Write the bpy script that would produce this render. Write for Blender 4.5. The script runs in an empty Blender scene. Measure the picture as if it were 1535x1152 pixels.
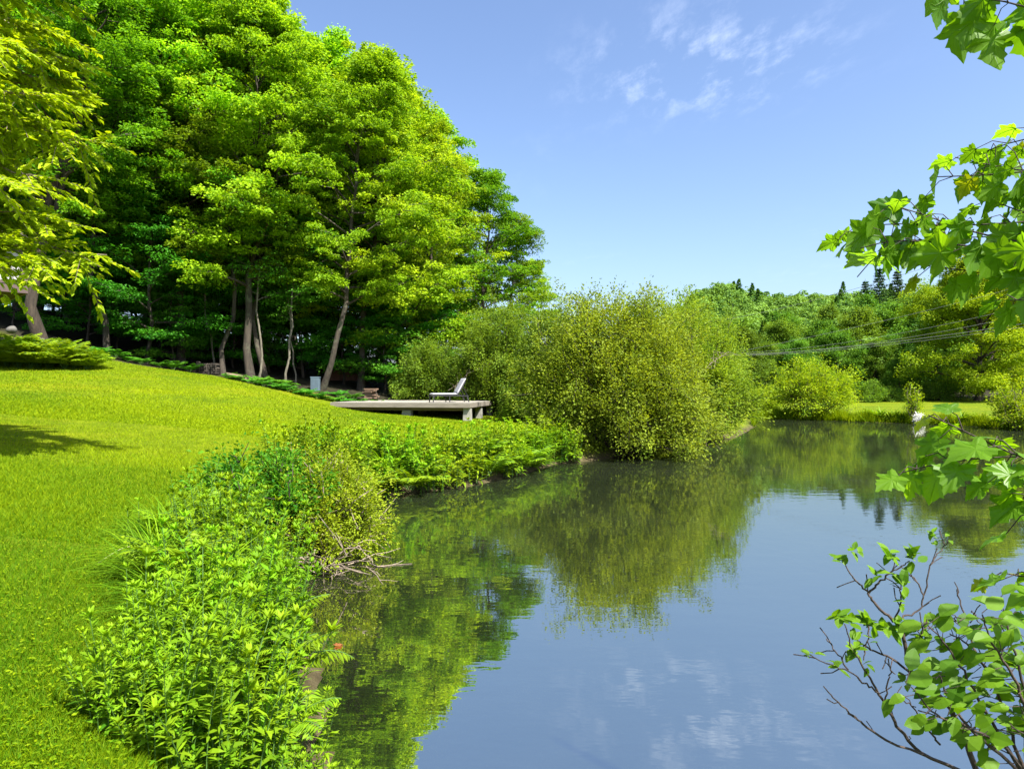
import bpy, math
import numpy as np
from mathutils import Vector
R_ = np.radians
sc = bpy.context.scene
COL = sc.collection
CAMH, F, CX, HY = 2.2, 1000.0, 767.5, 580.0

def P(px, py, d):
    """photograph pixel + distance -> world point (used to read the plan off the photograph)"""
    return np.array([(px - CX) / F * d, d, CAMH + (HY - py) / F * d])

# ------------------------------------------------------------------ mesh helpers
class MB:
    def __init__(s):
        s.V = []; s.F = {}; s.T = {}; s.n = 0
    def add(s, v, f, tint=0.5):
        v = np.asarray(v, float).reshape(-1, 3); f = np.asarray(f, np.int64)
        k = f.shape[1]
        s.V.append(v); s.F.setdefault(k, []).append(f + s.n)
        t = np.full(len(f), tint, float) if np.isscalar(tint) else np.asarray(tint, float)
        s.T.setdefault(k, []).append(t); s.n += len(v)
        return s
    def build(s, name, mat, parent=None, smooth=False):
        me = bpy.data.meshes.new(name)
        V = np.concatenate(s.V); me.vertices.add(len(V)); me.vertices.foreach_set('co', V.astype(np.float32).ravel())
        ks = sorted(s.F); loops = []; starts = []; tints = []; off = 0
        for k in ks:
            f = np.concatenate(s.F[k]); loops.append(f.ravel()); starts.append(off + np.arange(len(f)) * k)
            off += f.size; tints.append(np.concatenate(s.T[k]))
        L = np.concatenate(loops).astype(np.int32); S = np.concatenate(starts).astype(np.int32)
        me.loops.add(len(L)); me.loops.foreach_set('vertex_index', L)
        me.polygons.add(len(S)); me.polygons.foreach_set('loop_start', S)
        me.polygons.foreach_set('use_smooth', np.full(len(S), smooth, bool))
        me.update(calc_edges=True)
        a = me.attributes.new('tint', 'FLOAT', 'FACE'); a.data.foreach_set('value', np.concatenate(tints).astype(np.float32))
        me.validate()
        if mat: me.materials.append(mat)
        o = bpy.data.objects.new(name, me); COL.objects.link(o)
        if parent: o.parent = parent
        return o
    # shapes -----------------------------------------------------------
    def box(s, c, size, rot=0.0, tint=0.5, ax=None):
        hx, hy, hz = [q / 2 for q in size]
        v = np.array([[x, y, z] for x in (-hx, hx) for y in (-hy, hy) for z in (-hz, hz)], float)
        if ax is not None: v = v @ np.asarray(ax, float)
        if rot:
            cr, sr = math.cos(rot), math.sin(rot)
            v = np.stack([v[:, 0] * cr - v[:, 1] * sr, v[:, 0] * sr + v[:, 1] * cr, v[:, 2]], 1)
        f = [[0, 1, 3, 2], [4, 6, 7, 5], [0, 4, 5, 1], [2, 3, 7, 6], [0, 2, 6, 4], [1, 5, 7, 3]]
        return s.add(v + np.asarray(c, float), f, tint)
    def tube(s, pts, rad, sides=6, tint=0.5, cap=True):
        p = np.asarray(pts, float); n = len(p); r = np.broadcast_to(np.asarray(rad, float), (n,))
        t = np.gradient(p, axis=0); t /= np.linalg.norm(t, axis=1, keepdims=True) + 1e-9
        ref = np.array([0.31, 0.95, 0.05]) if abs(t[:, 2]).mean() > .5 else np.array([0.05, 0.1, 1.0])
        a = np.cross(t, ref); a /= np.linalg.norm(a, axis=1, keepdims=True) + 1e-9
        b = np.cross(t, a)
        th = np.arange(sides) / sides * 2 * np.pi
        v = p[:, None] + r[:, None, None] * (a[:, None] * np.cos(th)[None, :, None] + b[:, None] * np.sin(th)[None, :, None])
        i = np.arange(n - 1)[:, None] * sides; j = np.arange(sides)[None]; j2 = (j + 1) % sides
        f = np.stack([i + j, i + j2, i + sides + j2, i + sides + j], -1).reshape(-1, 4)
        s.add(v.reshape(-1, 3), f, tint)
        if cap and sides >= 3:
            s.add(v[-1], [list(range(sides))], tint); s.add(v[0], [list(range(sides))[::-1]], tint)
        return s
    def leaves(s, C, T, N, L, W, fold, tint):
        """rhombic folded leaves, C = middle"""
        B = np.cross(T, N); B /= np.linalg.norm(B, axis=1, keepdims=True) + 1e-9
        N2 = np.cross(B, T)
        L = np.broadcast_to(L, (len(C),))[:, None]; W = np.broadcast_to(W, (len(C),))[:, None]
        v = np.stack([C - T * L * .5, C + B * W * .5 - T * L * .06 + N2 * W * fold, C + T * L * .5 - N2 * L * .12, C - B * W * .5 - T * L * .06 + N2 * W * fold], 1)
        k = np.arange(len(C))[:, None] * 4
        f = np.concatenate([k + [[0, 1, 2]], k + [[0, 2, 3]]]); 
        return s.add(v.reshape(-1, 3), f, np.concatenate([tint, tint]))
    def blades(s, C, T, N, L, W, bend, tint):
        """lance-shaped leaves growing from base C along T, bending away from N"""
        B = np.cross(T, N); B /= np.linalg.norm(B, axis=1, keepdims=True) + 1e-9
        N2 = np.cross(B, T)
        m = len(C)
        L = np.broadcast_to(L, (m,))[:, None]; W = np.broadcast_to(W, (m,))[:, None]; bend = np.broadcast_to(bend, (m,))[:, None]
        def at(q): return C + T * L * q * (1 - .25 * bend * q) - N2 * L * bend * q * q
        a, b, c = at(.32), at(.68), at(1.0)
        v = np.stack([C, a - B * W * .5 + N2 * W * .12, a + B * W * .5 + N2 * W * .12, b - B * W * .36 + N2 * W * .08, b + B * W * .36 + N2 * W * .08, c], 1)
        k = np.arange(m)[:, None] * 6
        s.add(v.reshape(-1, 3), np.concatenate([k + [[0, 2, 1]], k + [[3, 4, 5]]]), np.concatenate([tint, tint]))
        kk = s.n - 6 * m
        q = np.arange(m)[:, None] * 6 + kk + np.array([[1, 2, 4, 3]])
        s.F.setdefault(4, []).append(q); s.T.setdefault(4, []).append(np.asarray(tint, float))
        return s

def norm(v): return v / (np.linalg.norm(v, axis=-1, keepdims=True) + 1e-9)
def tag(o, label=None, cat=None, group=None, kind=None):
    if label: o['label'] = label
    if cat: o['category'] = cat
    if group: o['group'] = group
    if kind: o['kind'] = kind
    return o
def thing(name, label, cat, loc=(0, 0, 0), rz=0.0, group=None):
    o = bpy.data.objects.new(name, None); COL.objects.link(o)
    o.empty_display_size = .2
    o.location = Vector([float(q) for q in loc]); o.rotation_euler = (0, 0, rz)
    return tag(o, label, cat, group)
def dup(root, loc, rz, s=1.0, label=None, group=None, name=None, sz=None, cat=None):
    r = root.copy(); COL.objects.link(r)
    if name: r.name = name
    r.location = Vector([float(q) for q in loc]); r.rotation_euler = (0, 0, rz); r.scale = (s, s, s if sz is None else sz)
    if label: r['label'] = label
    if group: r['group'] = group
    if cat: r['category'] = cat
    for ch in list(root.children):
        c = ch.copy(); COL.objects.link(c); c.parent = r
        for g in ch.children:
            d = g.copy(); COL.objects.link(d); d.parent = c
    return r
class Proto:
    """a thing is built once where it first stands; later calls copy it"""
    def __init__(s, root): s.root = root; s.used = False
    def place(s, loc, rz, sc_=1.0, label=None, group=None, sz=None, cat=None):
        if not s.used:
            s.used = True; r = s.root
            r.location = Vector([float(q) for q in loc]); r.rotation_euler = (0, 0, rz); r.scale = (sc_, sc_, sc_ if sz is None else sz)
            if label: r['label'] = label
            if group: r['group'] = group
            if cat: r['category'] = cat
            return r
        return dup(s.root, loc, rz, sc_, label, group, None, sz, cat)

# ------------------------------------------------------------------ materials
def new_mat(name):
    m = bpy.data.materials.new(name); m.use_nodes = True; nt = m.node_tree
    for n in list(nt.nodes): nt.nodes.remove(n)
    out = nt.nodes.new('ShaderNodeOutputMaterial')
    return m, nt, out
def nd(nt, t, **kw):
    n = nt.nodes.new(t)
    for k, v in kw.items(): setattr(n, k, v)
    return n
def rgba(c): return (c[0], c[1], c[2], 1.0)
def mixrgb(nt, fac, a, b, blend='MIX'):
    n = nd(nt, 'ShaderNodeMix', data_type='RGBA', blend_type=blend)
    for s, v in ((n.inputs[0], fac), (n.inputs[6], a), (n.inputs[7], b)):
        if hasattr(v, 'is_linked') or hasattr(v, 'links'): nt.links.new(v, s)
        elif isinstance(v, (int, float)): s.default_value = v
        else: s.default_value = rgba(v)
    return n.outputs[2]
def ramp(nt, v, pts):
    r = nd(nt, 'ShaderNodeValToRGB'); nt.links.new(v, r.inputs[0])
    e = r.color_ramp.elements
    while len(e) < len(pts): e.new(.5)
    for q, (p, c) in zip(e, pts): q.position = p; q.color = rgba(c) if len(c) == 3 else c
    return r.outputs[0]
def noise(nt, vec, scale, detail=3, rough=.5, vscale=None):
    if vscale:
        mp = nd(nt, 'ShaderNodeMapping'); mp.inputs['Scale'].default_value = vscale
        if vec: nt.links.new(vec, mp.inputs[0])
        vec = mp.outputs[0]
    n = nd(nt, 'ShaderNodeTexNoise'); n.inputs['Scale'].default_value = scale; n.inputs['Detail'].default_value = detail; n.inputs['Roughness'].default_value = rough
    if vec: nt.links.new(vec, n.inputs['Vector'])
    return n.outputs['Fac']
def leaf_mat(name, ca, cb, trans, tf=.4, rough=.55, spec=.12, vary=.25):
    m, nt, out = new_mat(name); lk = nt.links.new
    at = nd(nt, 'ShaderNodeAttribute', attribute_name='tint')
    col = ramp(nt, at.outputs['Fac'], [(0.0, ca), (.75, cb), (1.0, tuple(q * 1.18 for q in cb))])
    oi = nd(nt, 'ShaderNodeObjectInfo')
    hs = nd(nt, 'ShaderNodeHueSaturation'); lk(col, hs.inputs['Color'])
    h1 = nd(nt, 'ShaderNodeMath', operation='MULTIPLY'); h1.inputs[1].default_value = 13.7; lk(oi.outputs['Random'], h1.inputs[0])
    h2 = nd(nt, 'ShaderNodeMath', operation='FRACT'); lk(h1.outputs[0], h2.inputs[0])
    h3 = nd(nt, 'ShaderNodeMapRange'); h3.inputs['To Min'].default_value = .5 - .07 * vary; h3.inputs['To Max'].default_value = .5 + .07 * vary
    lk(h2.outputs[0], h3.inputs['Value']); lk(h3.outputs[0], hs.inputs['Hue'])
    mr = nd(nt, 'ShaderNodeMapRange'); mr.inputs['To Min'].default_value = 1 - vary; mr.inputs['To Max'].default_value = 1 + vary
    lk(oi.outputs['Random'], mr.inputs['Value']); lk(mr.outputs[0], hs.inputs['Value'])
    p = nd(nt, 'ShaderNodeBsdfPrincipled'); lk(hs.outputs[0], p.inputs['Base Color'])
    p.inputs['Roughness'].default_value = rough; p.inputs['Specular IOR Level'].default_value = spec
    t = nd(nt, 'ShaderNodeBsdfTranslucent')
    tc = mixrgb(nt, 1.0, hs.outputs[0], trans, 'MULTIPLY'); lk(tc, t.inputs['Color'])
    mx = nd(nt, 'ShaderNodeMixShader'); mx.inputs[0].default_value = tf
    lk(p.outputs[0], mx.inputs[1]); lk(t.outputs[0], mx.inputs[2]); lk(mx.outputs[0], out.inputs[0])
    return m
def bark_mat(name, ca, cb, scale=6, lichen=None):
    m, nt, out = new_mat(name); lk = nt.links.new
    tc = nd(nt, 'ShaderNodeTexCoord')
    n = noise(nt, tc.outputs['Object'], scale, 5, .65, (1, 1, .22))
    col = ramp(nt, n, [(.32, ca), (.68, cb)])
    if lichen:
        n2 = noise(nt, tc.outputs['Object'], 2.1, 4, .6)
        r2 = ramp(nt, n2, [(.52, (0, 0, 0)), (.66, (1, 1, 1))])
        col = mixrgb(nt, r2, col, lichen)
    p = nd(nt, 'ShaderNodeBsdfPrincipled'); lk(col, p.inputs['Base Color']); p.inputs['Roughness'].default_value = .9
    b = nd(nt, 'ShaderNodeBump'); b.inputs['Strength'].default_value = .6; b.inputs['Distance'].default_value = .03
    lk(n, b.inputs['Height']); lk(b.outputs[0], p.inputs['Normal']); lk(p.outputs[0], out.inputs[0])
    return m
def wood_mat(name, ca, cb, rough=.75, vs=(1, 8, 8), plank=None):
    m, nt, out = new_mat(name); lk = nt.links.new
    tc = nd(nt, 'ShaderNodeTexCoord')
    n = noise(nt, tc.outputs['Object'], 2.2, 5, .6, vs)
    col = ramp(nt, n, [(.3, ca), (.7, cb)])
    at = nd(nt, 'ShaderNodeAttribute', attribute_name='tint')
    mr = nd(nt, 'ShaderNodeMapRange'); mr.inputs['To Min'].default_value = .72; mr.inputs['To Max'].default_value = 1.22
    lk(at.outputs['Fac'], mr.inputs['Value'])
    hs = nd(nt, 'ShaderNodeHueSaturation'); lk(col, hs.inputs['Color']); lk(mr.outputs[0], hs.inputs['Value'])
    p = nd(nt, 'ShaderNodeBsdfPrincipled'); lk(hs.outputs[0], p.inputs['Base Color']); p.inputs['Roughness'].default_value = rough
    b = nd(nt, 'ShaderNodeBump'); b.inputs['Strength'].default_value = .25; b.inputs['Distance'].default_value = .01
    lk(n, b.inputs['Height']); lk(b.outputs[0], p.inputs['Normal']); lk(p.outputs[0], out.inputs[0])
    return m
def plain_mat(name, c, rough=.6, metal=0.0, var=.12, scale=5):
    m, nt, out = new_mat(name); lk = nt.links.new
    tc = nd(nt, 'ShaderNodeTexCoord')
    n = noise(nt, tc.outputs['Object'], scale, 4, .6)
    col = ramp(nt, n, [(.3, tuple(q * (1 - var) for q in c)), (.7, tuple(q * (1 + var) for q in c))])
    p = nd(nt, 'ShaderNodeBsdfPrincipled'); lk(col, p.inputs['Base Color']); p.inputs['Roughness'].default_value = rough; p.inputs['Metallic'].default_value = metal
    lk(p.outputs[0], out.inputs[0])
    return m

YT = (1.5, 1.35, .45)
M_FOREST = leaf_mat('leaf_forest', (.055, .165, .006), (.255, .415, .014), (1.45, 1.35, .5), .46, .55, .12, .34)
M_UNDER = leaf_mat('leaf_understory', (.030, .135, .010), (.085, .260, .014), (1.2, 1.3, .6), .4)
M_BUSH = leaf_mat('leaf_pond_bush', (.125, .210, .018), (.240, .325, .026), YT, .42, .5, .10, .12)
M_BUSH2 = leaf_mat('leaf_bank_bush', (.085, .165, .016), (.185, .280, .024), YT, .42, .5, .10, .25)
M_LOCUST = leaf_mat('leaf_overhang', (.13, .25, .008), (.34, .45, .010), YT, .45, .55, .12, .04)
M_WEED = leaf_mat('leaf_weed', (.040, .130, .006), (.175, .320, .009), YT, .42, .55, .10, .25)
M_FERN = leaf_mat('leaf_fern', (.070, .155, .006), (.205, .320, .009), YT, .42, .5, .12, .2)
M_TWIGSHRUB = leaf_mat('leaf_twiggy', (0.110, 0.160, 0.008), (0.264, 0.300, 0.012), YT, .4)
M_SHRUBDARK = leaf_mat('leaf_shrub_dark', (.03, .11, .008), (.10, .22, .010), YT, .4)
M_MAPLE = leaf_mat('leaf_maple', (.065, .175, .010), (.145, .285, .013), (1.9, 1.75, .4), .58, .42, .35, .05)
M_MAPLEY = leaf_mat('leaf_maple_young', (.24, .30, .01), (.32, .37, .012), (1.6, 1.5, .4), .5, .4, .4, .05)
M_MAPLER = leaf_mat('leaf_maple_red', (.30, .09, .03), (.42, .17, .06), (1.3, 1.0, .6), .5, .4, .4, .05)
M_VIB = leaf_mat('leaf_viburnum', (.05, .14, .010), (.13, .25, .012), (1.7, 1.6, .4), .48, .5, .18, .05)
M_HILLA = leaf_mat('leaf_hill', (.060, .150, .024), (.185, .315, .042), YT, .3)
M_MID = leaf_mat('leaf_far_trees', (.045, .125, .012), (.135, .245, .018), YT, .36)
M_FARMAPLE = leaf_mat('leaf_far_maple', (.085, .185, .007), (.285, .385, .010), YT, .42, .55, .12, .06)
M_CONIF = leaf_mat('leaf_conifer', (.02, .06, .014), (.05, .105, .02), YT, .15)
M_WHITE = leaf_mat('petal_white', (.65, .65, .60), (.8, .8, .76), (1, 1, 1), .3)
M_GRASSB = leaf_mat('grass_blade', (.058, .150, .003), (.232, .306, .003), YT, .35, .55, .06, 0)
M_BARK = bark_mat('bark_grey_brown', (.016, .012, .008), (.062, .047, .032), 7, (.085, .085, .052))
M_BARKD = bark_mat('bark_dark', (.02, .014, .010), (.075, .055, .038), 8)
M_BARKP = bark_mat('bark_pale', (.06, .05, .036), (.17, .15, .11), 9)
M_TWIG = bark_mat('twig_grey', (.12, .09, .06), (.30, .24, .18), 20)
M_TWIGD = bark_mat('twig_dark', (.02, .014, .012), (.075, .05, .038), 30)
M_STEM = plain_mat('green_stem', (.045, .11, .010), .75)
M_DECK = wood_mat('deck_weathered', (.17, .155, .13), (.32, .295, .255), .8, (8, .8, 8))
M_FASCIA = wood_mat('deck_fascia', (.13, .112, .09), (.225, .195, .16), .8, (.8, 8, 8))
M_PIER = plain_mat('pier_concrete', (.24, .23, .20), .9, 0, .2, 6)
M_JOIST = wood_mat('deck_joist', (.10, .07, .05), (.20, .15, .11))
M_BLACKM = plain_mat('lounger_frame', (.025, .025, .028), .45)
M_LOG = wood_mat('log_cut', (.09, .062, .038), (.21, .155, .10), .9)
M_SPLIT = wood_mat('split_wood', (.022, .017, .013), (.075, .06, .044), .9)  # base colour lowered to stand in for shade on the woodpile
M_PLANKO = wood_mat('plank_brown', (.11, .065, .04), (.22, .145, .095), .85)
M_BOXBLUE = plain_mat('painted_grey_blue', (.10, .145, .18), .5, 0, .1)
M_RUST = wood_mat('fence_red_brown', (.085, .03, .02), (.17, .065, .04))
M_HOUSE = plain_mat('house_brown_trim', (.075, .045, .040), .6, 0, .1)
M_SIDING = plain_mat('house_pale_panel', (.34, .32, .33), .6, 0, .06)
M_WALLST = wood_mat('ledge_timber', (.14, .11, .085), (.29, .24, .20), .9)
M_STONE = plain_mat('pale_stone', (.095, .09, .08), .9, 0, .35, 3)
M_CABLE = plain_mat('cable_grey', (.10, .11, .10), .5, .0)
M_GLASS = plain_mat('window_dark', (.03, .035, .04), .08)

# cushion fabric with stripes across its width (object y)
m, nt, out = new_mat('cushion_stripe'); M_CUSH = m; lk = nt.links.new
tc = nd(nt, 'ShaderNodeTexCoord'); sx = nd(nt, 'ShaderNodeSeparateXYZ'); lk(tc.outputs['Object'], sx.inputs[0])
ma = nd(nt, 'ShaderNodeMath', operation='MULTIPLY'); ma.inputs[1].default_value = 5.6; lk(sx.outputs[1], ma.inputs[0])
fr = nd(nt, 'ShaderNodeMath', operation='FRACT'); lk(ma.outputs[0], fr.inputs[0])
cr = ramp(nt, fr.outputs[0], [(0, (.34, .34, .36)), (.50, (.34, .34, .36)), (.56, (.085, .085, .12)), (.70, (.085, .085, .12)), (.76, (.25, .25, .29)), (.92, (.25, .25, .29))])
nt.nodes[-1].color_ramp.interpolation = 'CONSTANT'
p = nd(nt, 'ShaderNodeBsdfPrincipled'); lk(cr, p.inputs['Base Color']); p.inputs['Roughness'].default_value = .85; lk(p.outputs[0], out.inputs[0])

# ------------------------------------------------------------------ terrain
SHORE = np.array([(-.95, 3.0), (-1.25, 4.3), (-1.75, 5.6), (-2.4, 6.9), (-2.85, 8.3), (-3.0, 10.3), (-2.95, 12.4), (-2.55, 13.5), (-1.0, 14.8), (.3, 17), (1.2, 19.1),
    (2.65, 20.2), (5.6, 24), (9.75, 29.3), (13.3, 36.7), (16, 44), (18.5, 46.5), (20.5, 44.5), (22, 42.2), (25, 39.5), (26.3, 36), (27.2, 32.5), (30.5, 28), (28, 20), (20, 12), (12, 7), (6, 3.9), (3, 2.75), (1.2, 2.45), (0, 2.35), (-.6, 2.5)])
def shore_dist(x, y):
    """signed distance to the water's edge, + on land"""
    x = np.asarray(x, float); y = np.asarray(y, float); best = np.full(x.shape, 1e9); ins = np.zeros(x.shape, bool)
    n = len(SHORE)
    for i in range(n):
        ax, ay = SHORE[i]; bx, by = SHORE[(i + 1) % n]
        dx, dy = bx - ax, by - ay
        t = np.clip(((x - ax) * dx + (y - ay) * dy) / (dx * dx + dy * dy), 0, 1)
        best = np.minimum(best, np.hypot(x - ax - t * dx, y - ay - t * dy))
        c = ((ay > y) != (by > y)) & (x < (bx - ax) * (y - ay) / (by - ay + 1e-12) + ax)
        ins ^= c
    return np.where(ins, -best, best)
CP = [P(0, 548, 28), P(150, 549, 29), P(220, 546, 36), P(60, 506, 33), P(335, 562, 37), P(377, 570, 37), P(430, 575, 38), P(482, 582, 38.5), P(300, 562, 33), P(495, 613, 33.2), P(600, 622, 32.6),
      P(705, 631, 32), P(742, 624, 36.5), P(0, 1088, 2.6), P(0, 800, 5.6), P(0, 650, 12), P(0, 590, 20), P(300, 650, 14), P(300, 600, 22), P(500, 640, 20), P(700, 652, 21), P(120, 570, 24), P(400, 585, 29)]
CP += [np.array(q, float) for q in [(-1.9, 2.5, .85), (-5, 3, 1.15), (-10, 2, 1.9), (-9, -10, 2), (3, 26, .5), (8, 34, .5), (14, 46, .45), (0, 46, .9), (10, 62, 1), (-12, 60, 4.2), (-32, 52, 7.5), (-32, 20, 5.2), (-40, -10, 5),
      (0, 0, .62), (1.5, 1.6, .45), (10, -5, .7), (25, 52, .30), (25, 80, .35), (50, 82, .35), (27, 41, .3), (60, 45, .5), (35, 25, .5), (20, 5, .5), (40, 0, .7), (110, 90, .6), (120, 20, 1), (-60, 90, 11), (-20, 95, 6), (25, 100, 1), (60, 100, .8), (-80, 20, 9), (0, -25, 1), (60, -25, 1), (-2.6, 4.4, .9), (-4.2, 9, .95), (-4.5, 12.5, .85), (-3.2, 16, .75), (0, 22, .62), (-6, 27, 1.1)]]
CP = np.array(CP)
def tps_k(r2): return .5 * r2 * np.log(r2 + 1e-6)
_d2 = ((CP[:, None, :2] - CP[None, :, :2]) ** 2).sum(-1)
_n = len(CP); _A = np.zeros((_n + 3, _n + 3)); _A[:_n, :_n] = tps_k(_d2) + np.eye(_n) * 1.5
_A[:_n, _n] = 1; _A[:_n, _n + 1:] = CP[:, :2]; _A[_n:, :_n] = _A[:_n, _n:].T
_w = np.linalg.solve(_A, np.concatenate([CP[:, 2], [0, 0, 0]]))
def sstep(a, b, x):
    t = np.clip((x - a) / (b - a), 0, 1); return t * t * (3 - 2 * t)
def base_h(x, y):
    xc = np.clip(x, -80, 120); yc = np.clip(y, -25, 100)
    z = np.full(np.shape(x), _w[_n]) + _w[_n + 1] * xc + _w[_n + 2] * yc
    for i in range(_n): z = z + _w[i] * tps_k((xc - CP[i, 0]) ** 2 + (yc - CP[i, 1]) ** 2)
    return z
def terrain(x, y):
    x = np.asarray(x, float); y = np.asarray(y, float)
    z = np.maximum(base_h(x, y), .22)
    far = sstep(88, 275, y + .12 * (x - 80)) * sstep(.17, .31, x / np.maximum(y, 20))
    z = z + far * (29 + 4.5 * np.sin(x * .021 + 1) + 3 * np.sin(x * .05))
    d = shore_dist(x, y)
    w = np.where(x > 12, 1.2, .75)
    bank = .02 + (z - .02) * sstep(-.05, w, d)
    bed = -.04 - .85 * sstep(0, 5.0, -d) - .5 * sstep(3, 12, -d)
    z = np.where(d > 0, bank, bed + .02)
    return z + .012 * np.sin(x * 2.3 + y * 1.1) * np.sin(y * 1.9 - x) * (d > .3)
def G(x, y): return float(terrain(np.array([x]), np.array([y]))[0])
def on_ground(px, d, dz=0.0):
    x = (px - CX) / F * d
    return np.array([x, d, G(x, d) + dz])
# forest edge line (where lawn gives way to the woodland floor)
def forest_mask(x, y):
    ex = np.array([-80, -40, -27, -21, -16, -12, -9.5, -6, -2, 2, 6, 12, 40]); ey = np.array([27, 30, 31.5, 32, 35, 36, 36.5, 39, 42, 48, 60, 75, 96])
    return sstep(-.7, .7, y - np.interp(x, ex, ey) + .5 * np.sin(x * 1.3) )
def axis(parts):
    out_ = []
    for a, b, st in parts: out_.append(np.arange(a, b, st))
    return np.concatenate(out_ + [[parts[-1][1]]])
gx = axis([(-420, -120, 30), (-120, -36, 4), (-36, -14, .6), (-14, 6, .2), (6, 32, .4), (32, 120, 3), (120, 520, 16)])
gy = axis([(-40, -4, 3), (-4, 1.5, .4), (1.5, 22, .2), (22, 52, .4), (52, 130, 3), (130, 620, 14)])
GX, GY = np.meshgrid(gx, gy); GZ = terrain(GX.ravel(), GY.ravel()).reshape(GX.shape)
nx, ny = len(gx), len(gy); idx = np.arange(nx * ny).reshape(ny, nx)
fq = np.stack([idx[:-1, :-1], idx[:-1, 1:], idx[1:, 1:], idx[1:, :-1]], -1).reshape(-1, 4)
m, nt, out = new_mat('ground_cover'); M_GROUND = m; lk = nt.links.new
tc = nd(nt, 'ShaderNodeTexCoord'); geo = nd(nt, 'ShaderNodeNewGeometry'); pos = geo.outputs['Position']
n1 = noise(nt, pos, .35, 4, .6); n2 = noise(nt, pos, 3.0, 4, .65); n3 = noise(nt, pos, 45, 3, .7)
g1 = ramp(nt, n1, [(.33, (.075, .125, .003)), (.55, (.125, .165, .003)), (.72, (.18, .19, .004))])
g2 = ramp(nt, n2, [(.3, (.62, .68, .6)), (.7, (1.25, 1.2, 1.2))])
g3 = ramp(nt, n3, [(.3, (.55, .6, .5)), (.65, (1.3, 1.25, 1.2))])
gcol = mixrgb(nt, 1.0, mixrgb(nt, 1.0, g1, g2, 'MULTIPLY'), g3, 'MULTIPLY')
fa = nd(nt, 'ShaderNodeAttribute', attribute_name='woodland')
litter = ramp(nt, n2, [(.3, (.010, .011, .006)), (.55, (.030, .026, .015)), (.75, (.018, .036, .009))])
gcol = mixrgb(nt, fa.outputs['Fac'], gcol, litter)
wa = nd(nt, 'ShaderNodeAttribute', attribute_name='shore')
mud = ramp(nt, n2, [(.25, (.03, .024, .012)), (.5, (.065, .052, .026)), (.75, (.115, .098, .05))])
gcol = mixrgb(nt, wa.outputs['Fac'], gcol, mud)
p = nd(nt, 'ShaderNodeBsdfPrincipled'); lk(gcol, p.inputs['Base Color']); p.inputs['Roughness'].default_value = .95; p.inputs['Specular IOR Level'].default_value = .1
b = nd(nt, 'ShaderNodeBump'); b.inputs['Strength'].default_value = .7; b.inputs['Distance'].default_value = .04; lk(n3, b.inputs['Height']); lk(b.outputs[0], p.inputs['Normal'])
lk(p.outputs[0], out.inputs[0])
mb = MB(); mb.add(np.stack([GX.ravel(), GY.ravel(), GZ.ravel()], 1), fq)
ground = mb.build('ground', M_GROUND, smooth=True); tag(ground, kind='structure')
dd = shore_dist(GX.ravel(), GY.ravel())
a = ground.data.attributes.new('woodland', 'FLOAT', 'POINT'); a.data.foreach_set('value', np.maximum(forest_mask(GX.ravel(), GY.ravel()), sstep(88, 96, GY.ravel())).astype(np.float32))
a = ground.data.attributes.new('shore', 'FLOAT', 'POINT'); a.data.foreach_set('value', (1 - sstep(.10, .45, dd)).astype(np.float32))

# water: one level sheet, clear over a muddy bed, cloudy with depth
m, nt, out = new_mat('pond_water'); M_WATER = m; lk = nt.links.new
geo = nd(nt, 'ShaderNodeNewGeometry'); pos = geo.outputs['Position']
na = noise(nt, pos, 1.0, 3, .55, (1.2, 3.2, 1)); nb = noise(nt, pos, 1.0, 2, .5, (5, 9, 1))
bmp = nd(nt, 'ShaderNodeBump'); bmp.inputs['Strength'].default_value = .035; bmp.inputs['Distance'].default_value = .05; lk(na, bmp.inputs['Height'])
bmp2 = nd(nt, 'ShaderNodeBump'); bmp2.inputs['Strength'].default_value = .02; bmp2.inputs['Distance'].default_value = .02; lk(nb, bmp2.inputs['Height']); lk(bmp.outputs[0], bmp2.inputs['Normal'])
fr = nd(nt, 'ShaderNodeFresnel'); fr.inputs['IOR'].default_value = 9.0; lk(bmp2.outputs[0], fr.inputs['Normal'])
gl = nd(nt, 'ShaderNodeBsdfGlossy'); gl.inputs['Roughness'].default_value = 0.0; gl.inputs['Color'].default_value = (.99, 1.0, .93, 1); lk(bmp2.outputs[0], gl.inputs['Normal'])
tr = nd(nt, 'ShaderNodeBsdfTransparent'); tr.inputs['Color'].default_value = (.60, .62, .34, 1)
df = nd(nt, 'ShaderNodeBsdfDiffuse')
nc = noise(nt, pos, .5, 4, .6)
lk(ramp(nt, nc, [(.3, (.034, .048, .020)), (.7, (.055, .070, .034))]), df.inputs['Color'])
mx1 = nd(nt, 'ShaderNodeMixShader'); mx1.inputs[0].default_value = .30; lk(tr.outputs[0], mx1.inputs[1]); lk(df.outputs[0], mx1.inputs[2])
mx2 = nd(nt, 'ShaderNodeMixShader'); lk(fr.outputs[0], mx2.inputs[0]); lk(mx1.outputs[0], mx2.inputs[1]); lk(gl.outputs[0], mx2.inputs[2]); lk(mx2.outputs[0], out.inputs[0])
WDIR = 1 if sum(SHORE[i - 1][0] * SHORE[i][1] - SHORE[i][0] * SHORE[i - 1][1] for i in range(len(SHORE))) > 0 else -1   # faces up
# the sheet follows the shoreline, a little under the bank
sh = SHORE.copy(); cen = np.array([10.0, 22.0])
nrm = []
for i in range(len(sh)):
    t_ = sh[(i + 1) % len(sh)] - sh[i - 1]; q = np.array([t_[1], -t_[0]]); nrm.append(q / np.linalg.norm(q))
nrm = np.array(nrm)
if shore_dist(np.array([sh[3][0] + nrm[3][0] * .3]), np.array([sh[3][1] + nrm[3][1] * .3]))[0] < 0: nrm = -nrm
sh2 = sh + nrm * .12
mb = MB(); mb.add(np.concatenate([sh2, np.zeros((len(sh2), 1))], 1), [list(range(len(sh2)))[::WDIR]])
water = mb.build('pond_water', M_WATER); tag(water, kind='structure')

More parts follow.
